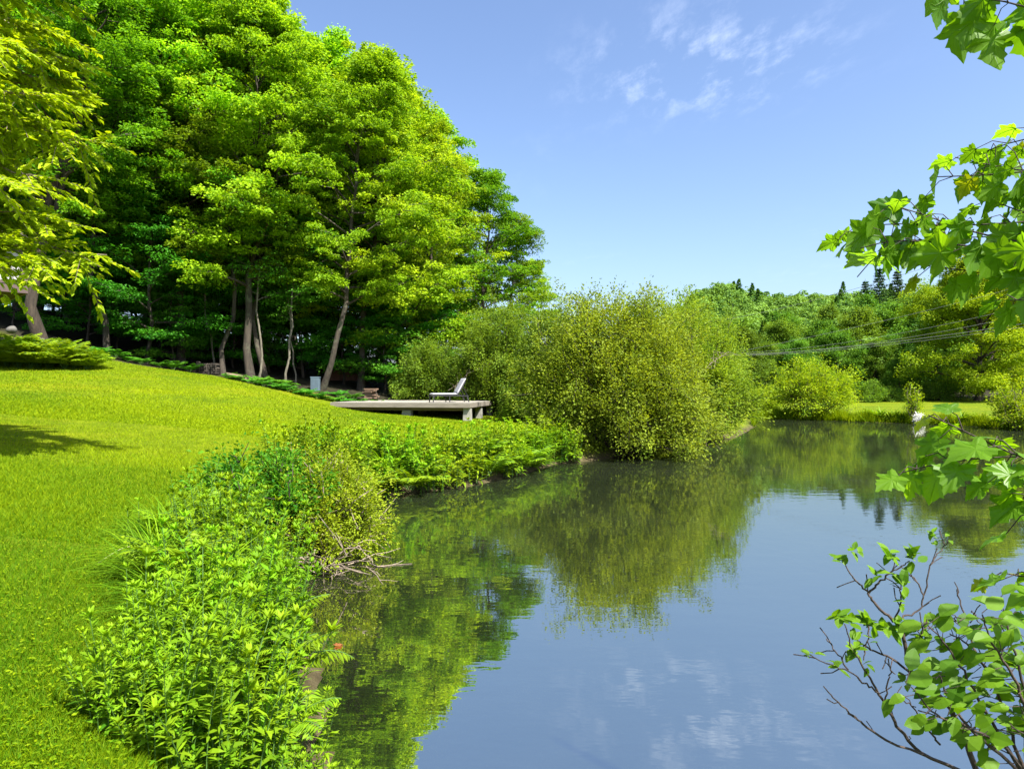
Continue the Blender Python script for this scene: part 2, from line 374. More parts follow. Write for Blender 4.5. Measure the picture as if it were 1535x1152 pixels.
# ------------------------------------------------------------------ world, sun, camera
SUN = norm(np.array([.40, -.42, .815]))
w = bpy.data.worlds.new('World'); sc.world = w; w.use_nodes = True; nt = w.node_tree; lk = nt.links.new
bg = nt.nodes['Background']
sky = nd(nt, 'ShaderNodeTexSky', sky_type='NISHITA'); sky.sun_disc = False
sky.sun_elevation = math.asin(SUN[2]); sky.sun_rotation = math.atan2(SUN[0], SUN[1]); sky.air_density = 1.0; sky.dust_density = 2.2; sky.ozone_density = 2.0
tc = nd(nt, 'ShaderNodeTexCoord'); sx = nd(nt, 'ShaderNodeSeparateXYZ'); lk(tc.outputs['Generated'], sx.inputs[0])
zc = nd(nt, 'ShaderNodeMath', operation='MAXIMUM'); zc.inputs[1].default_value = .03; lk(sx.outputs[2], zc.inputs[0])
du = nd(nt, 'ShaderNodeMath', operation='DIVIDE'); lk(sx.outputs[0], du.inputs[0]); lk(zc.outputs[0], du.inputs[1])
dv = nd(nt, 'ShaderNodeMath', operation='DIVIDE'); lk(sx.outputs[1], dv.inputs[0]); lk(zc.outputs[0], dv.inputs[1])
cb = nd(nt, 'ShaderNodeCombineXYZ'); lk(du.outputs[0], cb.inputs[0]); lk(dv.outputs[0], cb.inputs[1])
mp = nd(nt, 'ShaderNodeMapping'); mp.inputs['Rotation'].default_value = (0, 0, R_(32)); mp.inputs['Scale'].default_value = (2.2, 1.0, 1); lk(cb.outputs[0], mp.inputs[0])
cn = noise(nt, mp.outputs[0], 3.4, 9, .66)
dist = nd(nt, 'ShaderNodeVectorMath', operation='DISTANCE'); lk(cb.outputs[0], dist.inputs[0]); dist.inputs[1].default_value = (.60, 2.10, 0)
near = nd(nt, 'ShaderNodeMapRange', interpolation_type='SMOOTHSTEP'); near.inputs['From Min'].default_value = .05; near.inputs['From Max'].default_value = .62; near.inputs['To Min'].default_value = 1; near.inputs['To Max'].default_value = 0
lk(dist.outputs['Value'], near.inputs['Value'])
wide = noise(nt, cb.outputs[0], .55, 3, .5)
wd = nd(nt, 'ShaderNodeMapRange'); wd.inputs['From Min'].default_value = .5; wd.inputs['From Max'].default_value = .8; wd.inputs['To Max'].default_value = .22; lk(wide, wd.inputs['Value'])
mxm = nd(nt, 'ShaderNodeMath', operation='MAXIMUM'); lk(near.outputs[0], mxm.inputs[0]); lk(wd.outputs[0], mxm.inputs[1])
cs = nd(nt, 'ShaderNodeMapRange', interpolation_type='SMOOTHSTEP'); cs.inputs['From Min'].default_value = .46; cs.inputs['From Max'].default_value = .78; cs.inputs['To Max'].default_value = .24; lk(cn, cs.inputs['Value'])
cm = nd(nt, 'ShaderNodeMath', operation='MULTIPLY'); lk(mxm.outputs[0], cm.inputs[0]); lk(cs.outputs[0], cm.inputs[1])
skyc = mixrgb(nt, 1.0, sky.outputs[0], (.99, 1.03, 1.13), 'MULTIPLY')
SKYMIX = nt.nodes[-1]
lk(mixrgb(nt, cm.outputs[0], skyc, (9, 9.4, 10.5)), bg.inputs['Color'])
bg.inputs['Strength'].default_value = .082
sl = bpy.data.lights.new('sun', 'SUN'); sl.energy = 5.0; sl.angle = R_(.5); sl.color = (1.0, .96, .88)
so = bpy.data.objects.new('sun', sl); COL.objects.link(so); so.rotation_euler = Vector(SUN).to_track_quat('Z', 'Y').to_euler(); so.location = (0, 0, 60)
cam = bpy.data.cameras.new('camera'); co = bpy.data.objects.new('camera', cam); COL.objects.link(co); sc.camera = co
cam.sensor_width = 36; cam.lens = 36 * F / 1535; cam.shift_y = (HY - 576) / 1535; cam.clip_end = 2000; cam.clip_start = .05
co.location = (0, 0, CAMH); co.rotation_euler = (R_(90), 0, 0)
vs = sc.view_settings; vs.view_transform = 'Standard'; vs.look = 'None'; vs.gamma = 1; vs.exposure = 1.6
sc.render.engine = 'CYCLES'; cy = sc.cycles
cy.max_bounces = 7; cy.diffuse_bounces = 3; cy.glossy_bounces = 3; cy.transmission_bounces = 4; cy.transparent_max_bounces = 6
cy.use_denoising = True; cy.denoiser = 'OPENIMAGEDENOISE'; cy.caustics_reflective = False; cy.caustics_refractive = False
cy.sample_clamp_indirect = 6

# ------------------------------------------------------------------ plant generators
def rnd_dirs(rng, n):
    v = rng.normal(size=(n, 3)); return norm(v)
def spray_leaves(mb, rng, S, D, R, n, L, flat=.3, up=.9, jit=.45, droop=.25, wl=.62, along=.6, sv=.16):
    """n leaves on each of the sprays at S, reaching out along D, radius R"""
    k = len(S); S = np.repeat(S, n, 0); D = np.repeat(D, n, 0); Rr = np.repeat(np.broadcast_to(R, (k,)), n)
    m = k * n
    th = rng.uniform(0, 2 * np.pi, m); r = np.sqrt(rng.uniform(0, 1, m))
    q = np.stack([np.cos(th) * r, np.sin(th) * r, rng.normal(0, flat, m)], 1)
    q[:, 2] -= droop * r ** 2
    C = S + q * Rr[:, None]
    T = norm(np.stack([np.cos(th), np.sin(th), np.full(m, -.35)], 1) + D * along + rng.normal(0, .45, (m, 3)))
    N = norm(np.array([0, 0, up]) + rng.normal(0, jit, (m, 3)))
    LL = L * rng.uniform(.7, 1.3, m)
    spr = np.repeat(rng.normal(0, sv, k), n)
    mb.leaves(C, T, N, LL, LL * wl, .12, np.clip(rng.normal(.5, .2, m) + spr, 0, 1))
def grow_tree(seed, name, H, r0, cb, R, nl, nleaf, L, bark, leaf, lean=(0, 0), forks=(), spray=.62, flat=.17, low_elev=8, wand=.25, subs=(4, 7), jit=.58, twigs=True, zj_=3.2):
    rng = np.random.default_rng(seed)
    root = thing(name, '', 'tree')
    tm = MB(); cm = MB()
    def spine(p0, d, h, rad0, n=12):
        t = np.linspace(0, 1, n)
        wob = np.cumsum(rng.normal(0, wand * h / n * .5, (n, 2)), 0); wob[0] = 0
        p = np.asarray(p0)[None] + np.stack([d[0] * h * t ** 1.15 + wob[:, 0], d[1] * h * t ** 1.15 + wob[:, 1], h * t], 1)
        rad = rad0 * (1 - t) ** .75 + .012
        return p, rad
    tops = []
    p, rad = spine((0, 0, -.25), lean, H + .25, r0); rad[0] *= 1.35
    tm.tube(p, rad, 9); tops.append((p, rad, H, cb, R, nl))
    for (f0, dx, dy, hf, rf, nlf) in forks:
        i = int(f0 * 11); p2, rad2 = spine(p[i], (dx, dy), H * hf, rad[i] * .8)
        tm.tube(p2, rad2, 8); tops.append((p2, rad2, H * hf, .25, R * rf, nlf))
    S = []; D = []; Rd = []
    for (p, rad, h, c0, RR, n_) in tops:
        tt = np.linspace(0, 1, len(p))
        ga = rng.uniform(0, 6.28)
        for i in range(n_):
            t = c0 + (.97 - c0) * ((i + .5) / n_); rel = (t - c0) / (1 - c0)
            st = np.array([np.interp(t, tt, p[:, k]) for k in range(3)])
            reach = RR * (1 - rel ** 2.2) ** .8 * (.62 + .38 * min(1, rel * 3)) * rng.uniform(.75, 1.2) + .4
            az = ga + i * 2.399 + rng.normal(0, .3); el = R_(low_elev + 48 * rel + rng.normal(0, 8))
            d = np.array([math.cos(az) * math.cos(el), math.sin(az) * math.cos(el), math.sin(el)])
            s_ = np.linspace(0, 1, 7)[:, None]
            lp = st + d * reach * s_ + np.array([0, 0, 1]) * reach * (.16 * s_ - .14 * s_ ** 3) + np.cumsum(rng.normal(0, .035 * reach, (7, 3)), 0) * s_
            lr = max(.016, np.interp(t, tt, rad) * .62)
            tm.tube(lp, np.linspace(lr, .012, 7), 5)
            m_ = int(subs[0] + rng.integers(0, subs[1] - subs[0] + 1))
            for j in range(m_):
                u = .16 + .84 * (j + rng.uniform(.1, .9)) / m_
                b0 = np.array([np.interp(u, s_[:, 0], lp[:, k]) for k in range(3)])
                a2 = az + (1 if j % 2 else -1) * rng.uniform(.45, 1.1); l2 = reach * rng.uniform(.22, .42) * (1.25 - .6 * u) + .25
                d2 = np.array([math.cos(a2), math.sin(a2), rng.uniform(-.05, .45)])
                sp = b0 + d2 * l2 * np.linspace(0, 1, 4)[:, None] + np.array([0, 0, -.06 * l2]) * (np.linspace(0, 1, 4)[:, None] ** 2)
                if twigs: tm.tube(sp, np.linspace(max(.01, lr * .35), .006, 4), 4, cap=False)
                for q in (.55, 1.0):
                    S.append(b0 + d2 * l2 * q + rng.normal(0, .08, 3) * [1, 1, zj_]); D.append(d2); Rd.append(spray * rng.uniform(.65, 1.2))
            S.append(lp[-1]); D.append(d); Rd.append(spray * rng.uniform(.8, 1.2))
        S.append(p[-1]); D.append(np.array([0, 0, 1.0])); Rd.append(spray)
    S = np.array(S); D = np.array(D); Rd = np.array(Rd)
    spray_leaves(cm, rng, S, D, Rd, max(6, nleaf // len(S)), L, flat=flat, jit=jit)
    tm.build('trunk', bark, root, True); cm.build('crown', leaf, root)
    root['h0'] = H
    return root
def grow_shrub(seed, name, W, Dp, H, nst, nleaf, L, bark, leaf, spray=.32, flat=.6, lowcut=-.05, stemr=.035, bare=0, cat='shrub', jit=.55, shell=(.68, 1.06), up=.95, wl=.6, spike=0):
    rng = np.random.default_rng(seed)
    root = thing(name, '', cat); tm = MB(); cm = MB(); S = []; D = []; Rd = []
    for i in range(nst):
        az = i * 2.399 + rng.normal(0, .2); e = math.asin(np.clip(lowcut + (1 - lowcut) * ((i * .7548777 + .1) % 1.0), -1, 1))
        rr = rng.uniform(*shell)
        hh = lowcut + (1 - lowcut) * ((i * .7548777 + .1) % 1.0); ce = math.sqrt(max(0, 1 - abs(hh) ** 2.6))
        end = np.array([math.cos(az) * ce * W / 2 * rr, math.sin(az) * ce * Dp / 2 * rr, (hh * .93 + .05) * H * rng.uniform(.86, 1.06)])
        if spike and rng.uniform() < .25 and e > .5: end *= 1 + spike * rng.uniform(.3, 1)
        st = np.array([math.cos(az) * W * .09, math.sin(az) * Dp * .09, -.1]) * rng.uniform(.3, 1.2)
        mid = (st + end) / 2 + np.array([0, 0, .16 * H * math.cos(e)]) + rng.normal(0, .05, 3) * W
        t = np.linspace(0, 1, 8)[:, None]
        q = (1 - t) ** 2 * st + 2 * t * (1 - t) * mid + t ** 2 * end
        q[1:-1] += rng.normal(0, .012 * W, (6, 3))
        tm.tube(q, np.linspace(stemr, .006, 8) * rng.uniform(.7, 1.2), 5, cap=False)
        for j in range(6):
            u = rng.uniform(.35, 1); b0 = np.array([np.interp(u, t[:, 0], q[:, k]) for k in range(3)])
            d2 = norm(rng.normal(0, 1, 3) + norm(end) * .8 + np.array([0, 0, .35])); l2 = rng.uniform(.08, .2) * W
            e2 = b0 + d2 * l2
            tm.tube(np.array([b0, b0 + d2 * l2 * .5 + rng.normal(0, .02 * W, 3) * .5, e2]), [.010, .007, .004], 4, cap=False)
            if rng.uniform() > bare:
                S += [e2, (b0 + e2) / 2]; D += [d2, d2]; Rd += [spray * rng.uniform(.6, 1.2), spray * rng.uniform(.5, 1)]
        S.append(end); D.append(norm(end)); Rd.append(spray * rng.uniform(.7, 1.1))
    S = np.array(S); S[:, 2] = np.maximum(S[:, 2], .08)
    spray_leaves(cm, rng, S, np.array(D), np.array(Rd), max(4, nleaf // len(S)), L, flat=flat, up=up, jit=jit, droop=.1, wl=wl, along=1.7, sv=.26)
    tm.build('branches', bark, root, True); cm.build('foliage', leaf, root); root['h0'] = H
    return root
def grow_fern(seed, n=11, L=.75, leaf=None, up=1.0, pairs=17, name='fern', wide=.26):
    rng = np.random.default_rng(seed); root = thing(name, '', 'fern'); mb = MB(); st = MB()
    for i in range(n):
        az = i * 6.283 / n + rng.normal(0, .25); l = L * rng.uniform(.75, 1.15); el = R_(rng.uniform(48, 78)) * up
        t = np.linspace(0, 1, pairs + 2)[:, None]
        d = np.array([math.cos(az), math.sin(az), 0])
        ang = el - t * R_(rng.uniform(55, 95))
        step = np.concatenate([np.cos(ang) * d[None], np.sin(ang)], 1)[:, :3] if False else (np.cos(ang) * d[None] + np.sin(ang) * np.array([[0, 0, 1.]]))
        pts = np.cumsum(step * l / (pairs + 2), 0); pts = np.vstack([[0, 0, 0], pts])[:-1] + d * .03
        st.tube(pts[::3], .006, 3, cap=False)
        side = np.cross(d, [0, 0, 1.])
        a = pts[3:]; tt = t[3:, 0]; T0 = norm(step[3:]); N0 = np.cross(np.broadcast_to(side, T0.shape), T0)
        wl = wide * l * np.sin(np.pi * np.clip(.12 + tt * .88, 0, 1)) ** .8 + .015
        for sgn in (-1, 1):
            T = norm(side * sgn + T0 * .35 + rng.normal(0, .08, T0.shape) - N0 * .15)
            C = a + T * wl[:, None] * .5
            mb.leaves(C, T, norm(N0 + rng.normal(0, .12, T.shape)), wl * 1.05, np.full(len(a), l / pairs * .95), .04, np.clip(rng.normal(.55, .18, len(a)), 0, 1))
    mb.build('fronds', leaf, root); st.build('stalks', M_STEM, root); root['h0'] = L
    return root
def grow_weed(seed, nst=7, H=.85, rad=.22, leaf=None, L=.085, W=.26, name='weed_clump', spread=.25, per=34, cat='plant', bend=.5):
    rng = np.random.default_rng(seed); root = thing(name, '', cat); mb = MB(); st = MB()
    for i in range(nst):
        a = rng.uniform(0, 6.28); r = rad * math.sqrt(rng.uniform()); b = np.array([math.cos(a) * r, math.sin(a) * r, -.04])
        h = H * rng.uniform(.55, 1.12); ln = np.array([math.cos(a), math.sin(a), 0]) * spread * rng.uniform(.2, 1.1) + rng.normal(0, .08, 3) * [1, 1, 0]
        t = np.linspace(0, 1, 8)[:, None]; q = b + np.array([0, 0, h]) * t + ln * h * t ** 2
        st.tube(q, np.linspace(.005, .002, 8), 4, cap=False)
        n = int(per * h / H); u = rng.uniform(.04, 1, n) ** .9
        C = np.stack([np.interp(u, t[:, 0], q[:, k]) for k in range(3)], 1)
        az = np.arange(n) * 2.4 + rng.normal(0, .3, n)
        el = R_(18) + R_(45) * u ** 3 + rng.normal(0, .18, n)
        T = np.stack([np.cos(az) * np.cos(el), np.sin(az) * np.cos(el), np.sin(el)], 1)
        N = norm(np.array([0, 0, 1.]) - T * np.sin(el)[:, None] + rng.normal(0, .22, (n, 3)))
        LL = L * rng.uniform(.7, 1.35, n) * (1.12 - .6 * u ** 4)
        mb.blades(C, T, N, LL, LL * W * rng.uniform(.8, 1.2, n), rng.uniform(.05, bend, n), np.clip(.3 + .4 * u + rng.normal(0, .16, n), 0, 1))
        m = 10; az = np.arange(m) * 2.4; T = norm(np.stack([np.cos(az) * .6, np.sin(az) * .6, np.full(m, .8)], 1) + rng.normal(0, .15, (m, 3)) + norm(ln + [0, 0, .5]) * .4)
        mb.blades(np.repeat(q[-1:], m, 0), T, norm(np.array([0, 0, 1.]) + T * -.5 + rng.normal(0, .2, (m, 3))), L * .75, L * .2, .25, np.clip(rng.normal(.85, .1, m), 0, 1))
    mb.build('foliage', leaf, root); st.build('stems', M_STEM, root); root['h0'] = H
    return root
def grow_arch(seed, n=46, L=.5, leaf=None, W=.055, name='lily_clump', rad=.14):
    """clump of arching strap leaves"""
    rng = np.random.default_rng(seed); root = thing(name, '', 'plant'); mb = MB()
    a = rng.uniform(0, 6.28, n); r = rad * np.sqrt(rng.uniform(0, 1, n)); el = R_(rng.uniform(38, 84, n))
    T = np.stack([np.cos(a) * np.cos(el), np.sin(a) * np.cos(el), np.sin(el)], 1)
    C = np.stack([np.cos(a) * r, np.sin(a) * r, np.full(n, -.02)], 1)
    N = norm(np.array([0, 0, 1.]) + T * -.3 + rng.normal(0, .08, (n, 3)))
    mb.blades(C, T, N, L * rng.uniform(.7, 1.3, n), W, rng.uniform(.35, .95, n), np.clip(rng.normal(.5, .2, n), 0, 1))
    mb.build('leaves', leaf, root); root['h0'] = L
    return root
def grow_conifer(seed, H, R, n=26):
    rng = np.random.default_rng(seed); root = thing('conifer', '', 'tree'); tm = MB(); cm = MB()
    tm.tube([[0, 0, -.5], [0, 0, H * .5], [0, 0, H]], [.22, .13, .03], 6)
    for i in range(n):
        z = H * (.18 + .8 * i / n); rr = R * (1 - i / n) ** .75 * rng.uniform(.6, 1.15) + .25
        for j in range(6):
            az = j * 1.047 + i * .7 + rng.normal(0, .2); d = np.array([math.cos(az), math.sin(az), rng.uniform(-.05, .3)])
            l = rr * rng.uniform(.6, 1.1)
            e = np.array([0, 0, z]) + d * l
            tm.tube([[0, 0, z], e], [.035, .012], 3, cap=False)
            k = 26; u = rng.uniform(.15, 1, k)
            C = np.array([0, 0, z]) + d * l * u[:, None] + rng.normal(0, .10, (k, 3))
            T = norm(d + rng.normal(0, .6, (k, 3))); N = norm(np.array([0, 0, 1.]) + rng.normal(0, .4, (k, 3)))
            cm.leaves(C, T, N, np.full(k, .5), np.full(k, .17), .1, np.clip(rng.normal(.5, .2, k), 0, 1))
    tm.build('trunk', M_BARKD, root); cm.build('crown', M_CONIF, root); root['h0'] = H
    return root

RNG = np.random.default_rng(7)
ORD = ['first', 'second', 'third', 'fourth', 'fifth', 'sixth', 'seventh', 'eighth', 'ninth', 'tenth', 'eleventh', 'twelfth', 'thirteenth', 'fourteenth', 'fifteenth', 'sixteenth', 'seventeenth', 'eighteenth', 'nineteenth', 'twentieth']

# ------------------------------------------------------------------ woodland on the left
T_A = Proto(grow_tree(11, 'maple_tree', 20, .185, .24, 4.8, 42, 66000, .17, M_BARK, M_FOREST))
T_B = Proto(grow_tree(12, 'maple_tree', 20, .13, .27, 4.2, 38, 54000, .17, M_BARK, M_FOREST, wand=.4))
T_C = Proto(grow_tree(13, 'maple_tree', 20, .165, .26, 4.4, 40, 56000, .17, M_BARK, M_FOREST, lean=(.07, -.02)))
T_D = Proto(grow_tree(14, 'maple_tree', 20, .27, .28, 4.8, 28, 62000, .17, M_BARKD, M_FOREST, lean=(.16, -.02), forks=((.26, -.10, .02, .6, .7, 9), (.22, .42, -.12, .55, .8, 10))))
T_E = Proto(grow_tree(15, 'maple_tree', 18, .15, .12, 4.2, 40, 44000, .17, M_BARKD, M_FOREST))
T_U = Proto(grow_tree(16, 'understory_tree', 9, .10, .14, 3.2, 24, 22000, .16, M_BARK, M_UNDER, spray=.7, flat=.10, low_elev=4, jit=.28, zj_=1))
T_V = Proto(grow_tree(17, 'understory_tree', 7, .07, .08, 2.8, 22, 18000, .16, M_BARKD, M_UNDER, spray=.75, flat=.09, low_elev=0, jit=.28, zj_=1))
def put_tree(proto, px, d, top_py, label, group=None, rz=None, cat=None, wide=1.0):
    g = on_ground(px, d); zt = CAMH + (HY - top_py) / F * d
    s = (zt - g[2]) / proto.root['h0']
    o = proto.place(g, RNG.uniform(0, 6.28) if rz is None else rz, s * wide, label, group, s, cat)
    return o
put_tree(T_D, 62, 33, -70, 'large dark forked maple leaning over the ledge beside the brown house corner', rz=0.0)
put_tree(T_U, 219, 36, 290, 'slim understory tree with layered green sprays and bare lower stem at lawn edge', rz=.4)
put_tree(T_B, 335, 37, 60, 'straight grey maple trunk standing between the woodpile and the cut log', rz=1.0)
put_tree(T_A, 377, 37.3, -20, 'stoutest brown trunk of the maples right of the cut log', rz=2.2)
put_tree(T_B, 401, 38.6, 30, 'brown maple just right of the stoutest trunk', rz=3.0)
put_tree(T_C, 482, 38.5, 105, 'tall leaning maple beside the grey blue utility box', rz=.15)
put_tree(T_E, 590, 44, 98, 'maple with dense low crown behind the brown plank pile', rz=1.9)
put_tree(T_E, 655, 47, 190, 'maple with rounded top right of the tallest crown, behind the wooden deck', rz=.3)
put_tree(T_E, 715, 50, 262, 'maple crown against the sky above the lounger', rz=4.4)
put_tree(T_E, 762, 53, 322, 'maple crown stepping down toward the pond bushes', rz=5.2)
put_tree(T_E, 800, 57, 395, 'shortest maple at the right end of the woodland row', rz=2.7)
put_tree(T_A, 540, 41, 92, 'maple whose airy crown makes the highest point against the sky', rz=.9)
put_tree(T_A, 270, 38, -30, 'maple with bright upper limbs behind the layered understory tree', rz=5.0)
put_tree(T_B, 160, 35.5, -60, 'maple standing behind the fern bed and right of the forked trunk', rz=4.0)
put_tree(T_A, -10, 36, -90, 'maple rising behind the brown house corner', rz=1.4)
# pale thin saplings at the edge
T_S = Proto(grow_tree(18, 'sapling', 9, .055, .5, 1.7, 12, 3600, .14, M_BARKP, M_UNDER, spray=.5, flat=.12, low_elev=15))
put_tree(T_S, 428, 37.6, 320, 'pale thin sapling with mottled bark between two maple trunks', rz=.2, cat='sapling')
put_tree(T_S, 386, 37.0, 330, 'thinnest grey sapling close against the stoutest maple trunk', rz=1.2, cat='sapling')
put_tree(T_S, 316, 38.2, 350, 'leaning white sapling rising behind the woodpile', rz=2.2, cat='sapling')
put_tree(T_S, 443, 39, 390, 'crooked sapling with bare side twig left of the utility box', rz=3.2, cat='sapling')
G1 = 'maples deep in the woodland'
for px, d, tp in [(-60, 46, -60), (40, 45, -40), (120, 44, -20), (200, 43, 0), (285, 46, 0), (350, 45, 10), (430, 45, 60), (495, 47, 90), (-130, 40, -90), (70, 56, 30), (170, 55, 40), (250, 57, 50), (330, 58, 60), (410, 58, 90), (480, 60, 120), (560, 58, 130), (-20, 60, 40), (620, 60, 180), (690, 66, 270), (20, 70, 60), (120, 72, 90), (220, 74, 100), (320, 76, 120), (430, 78, 150), (540, 80, 200), (640, 78, 260)]:
    put_tree([T_A, T_E, T_B, T_E][int(RNG.integers(0, 4))], px + RNG.uniform(-14, 14), d, tp, 'maple deep in the shaded woodland behind the first row of trunks', G1, wide=1.15)
G2 = 'understory saplings in the woodland shade'
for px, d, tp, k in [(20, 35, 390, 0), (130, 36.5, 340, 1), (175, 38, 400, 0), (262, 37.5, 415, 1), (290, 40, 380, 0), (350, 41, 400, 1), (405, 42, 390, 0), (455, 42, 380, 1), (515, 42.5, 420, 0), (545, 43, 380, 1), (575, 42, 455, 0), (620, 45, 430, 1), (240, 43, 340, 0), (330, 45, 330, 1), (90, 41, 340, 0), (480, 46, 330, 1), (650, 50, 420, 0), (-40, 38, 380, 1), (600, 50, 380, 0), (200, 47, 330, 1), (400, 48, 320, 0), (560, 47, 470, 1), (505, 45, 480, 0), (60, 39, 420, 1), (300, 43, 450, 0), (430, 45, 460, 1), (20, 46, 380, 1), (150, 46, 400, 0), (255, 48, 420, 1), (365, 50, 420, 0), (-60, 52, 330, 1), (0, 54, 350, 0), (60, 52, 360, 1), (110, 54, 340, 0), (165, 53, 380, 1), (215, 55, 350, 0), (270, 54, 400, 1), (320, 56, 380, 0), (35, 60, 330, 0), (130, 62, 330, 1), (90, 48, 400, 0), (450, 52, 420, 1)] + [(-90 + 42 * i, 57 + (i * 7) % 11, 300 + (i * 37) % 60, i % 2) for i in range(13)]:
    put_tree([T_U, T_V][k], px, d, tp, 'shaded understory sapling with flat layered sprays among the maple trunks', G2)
# tree standing just outside the picture on the left; its long branches hang in
def pinnate_branch(mb, tm, rng, path, r0, L, dens=1.0):
    p = np.asarray(path, float); u = np.linspace(0, 1, len(p)); uu = np.linspace(0, 1, 14)
    q = np.stack([np.interp(uu, u, p[:, k]) for k in range(3)], 1); q[1:-1] += rng.normal(0, .04, (12, 3))
    tm.tube(q, np.linspace(r0, .006, 14), 5, cap=False)
    tot = np.linalg.norm(q[-1] - q[0])
    for i in range(int(46 * dens)):
        a = rng.uniform(.35, 1.0); b = np.array([np.interp(a, uu, q[:, k]) for k in range(3)])
        main = norm(q[-1] - q[-6]); d = norm(main + rng.normal(0, .75, 3) * [1, 1, .5] + [0, 0, -.1]); l = rng.uniform(.35, .85)
        s_ = np.linspace(0, 1, 5)[:, None]; tw = b + d * l * s_ + np.array([0, 0, -.14 * l]) * s_ ** 2
        tm.tube(tw, np.linspace(.006, .002, 5), 3, cap=False)
        n = int(34 * l / .6); v = rng.uniform(.1, 1, n)
        C = np.stack([np.interp(v, s_[:, 0], tw[:, k]) for k in range(3)], 1)
        side = norm(np.cross(d, [0, 0, 1.])); sg = np.where(np.arange(n) % 2, 1, -1)[:, None]
        T = norm(side * sg * .8 + d * .7 + np.array([0, 0, -.25]) + rng.normal(0, .22, (n, 3)))
        LL = L * rng.uniform(.7, 1.25, n)
        N = norm(np.array([0, 0, 1.]) + rng.normal(0, .35, (n, 3)))
        mb.leaves(C + T * LL[:, None] * .55, T, N, LL, LL * .48, .08, np.clip(rng.normal(.6, .2, n), 0, 1))
rng = np.random.default_rng(31)
locust = thing('locust_tree', 'tree at left picture edge whose bright yellow green drooping branches hang into view', 'tree', (-11.2, 9.5, G(-11.2, 9.5)))
lo = np.array(locust.location); mb = MB(); tm = MB()
tm.tube(np.array([[0, 0, -.2], [.05, .1, 2], [-.1, .0, 4.5], [.1, .1, 7.5], [0, .1, 10.5]]), [.24, .19, .16, .11, .03], 10)
for (px, py, d, h0, dn) in [(142, 213, 9.0, 5.4, 1.5), (95, 88, 9.2, 6.3, 1.5), (40, 140, 8.6, 5.9, 1.4), (48, 262, 8.8, 4.7, 1.3), (70, 335, 9.2, 3.9, 1.1), (160, 382, 9.4, 3.1, 1.0), (60, 392, 8.8, 3.0, 1.1), (20, 405, 8.5, 2.9, .9), (25, 330, 9.6, 3.8, 1.2), (10, 190, 9.6, 5.4, 1.4), (60, 40, 9.8, 6.9, 1.6), (10, 60, 8.4, 6.6, 1.4), (70, -10, 9.0, 7.3, 1.5), (0, 270, 8.2, 4.7, 1.2), (20, 300, 9.4, 4.4, 1.3), (-10, 350, 9.2, 3.6, 1.3), (30, 370, 9.0, 3.4, 1.2), (-20, 300, 9.6, 4.2, 1.3), (0, 235, 9.6, 5.0, 1.3), (20, 160, 8.6, 5.6, 1.3), (90, 120, 9.6, 6.2, 1.2), (260, -160, 8.2, 8.6, 1.4), (320, -230, 7.8, 9.0, 1.4), (120, 150, 9.8, 6.0, .9), (30, 210, 9.9, 5.2, 1.2)]:
    e = P(px, py, d) - lo; st = np.array([0, 0, h0 - .9])
    mid = st * .5 + e * .5 + np.array([0, 0, .45])
    pinnate_branch(mb, tm, rng, [st, mid, e], .045, .115, dn)
for i in range(60):   # the rest of its crown, beyond the frame, which shades the lawn
    az = rng.uniform(0, 6.28); h0 = rng.uniform(3.5, 9.5); l = rng.uniform(1.6, 3.4)
    e = np.array([math.cos(az) * l, math.sin(az) * l, h0 + .9])
    if (lo + e)[0] / max(.1, (lo + e)[1]) > -.80 : continue
    pinnate_branch(mb, tm, rng, [[0, 0, h0 - .2], e * [.5, .5, 1] + [0, 0, .1], e], .04, .11, 1.5)
tm.build('trunk', M_TWIG, locust, True); mb.build('crown', M_LOCUST, locust)

# ------------------------------------------------------------------ bushes by the pond
def put_shrub(root, px, d, label, rz=0, group=None, s=1.0, dz=0):
    g = on_ground(px, d, dz); root.location = Vector(g.tolist()); root.rotation_euler = (0, 0, rz); root.scale = (s, s, s); tag(root, label, None, group); return root
put_shrub(grow_shrub(41, 'pond_bush', 6.0, 4.8, 4.8, 220, 165000, .085, M_BARK, M_BUSH, spray=.34, lowcut=-.06, spike=.12), 930, 21.9, 'big olive green bush overhanging the pond, nearest and widest of the bank bushes', .3)
put_shrub(grow_shrub(42, 'pond_bush', 5.6, 5.0, 5.1, 160, 120000, .095, M_BARK, M_BUSH, spray=.36, lowcut=-.06, spike=.12), 1030, 27.4, 'olive bush at the tip of the bank with bare pale twigs over the water', 1.1)
put_shrub(grow_shrub(43, 'bank_bush', 6.4, 5.0, 6.0, 150, 90000, .12, M_BARK, M_BUSH2, spray=.42, spike=.12), 742, 39.0, 'tall dark olive bush directly behind the deck and lounger', 2.0)
put_shrub(grow_shrub(44, 'bank_bush', 4.8, 4.6, 5.9, 130, 70000, .11, M_BARK, M_BUSH2, spray=.4, spike=.2), 842, 32.5, 'tall loose bush with thin twiggy top between deck and pond', .6)
put_shrub(grow_shrub(45, 'bank_bush', 4.4, 4.0, 3.7, 90, 42000, .12, M_BARK, M_BUSH2, spray=.4), 645, 40.0, 'lower pale green bush behind the lounger foot', 1.7)
put_shrub(grow_shrub(46, 'bank_bush', 3.4, 3.0, 1.7, 50, 18000, .09, M_BARK, M_FERN, spray=.3), 806, 33.5, 'low bright green bush at the right end of the deck', 1.7)
put_shrub(grow_shrub(47, 'bank_bush', 6.4, 5.0, 5.7, 130, 60000, .12, M_BARK, M_BUSH2, spray=.42, spike=.16), 975, 34, 'bush rising behind the two pond bushes against the sky', 3.0)
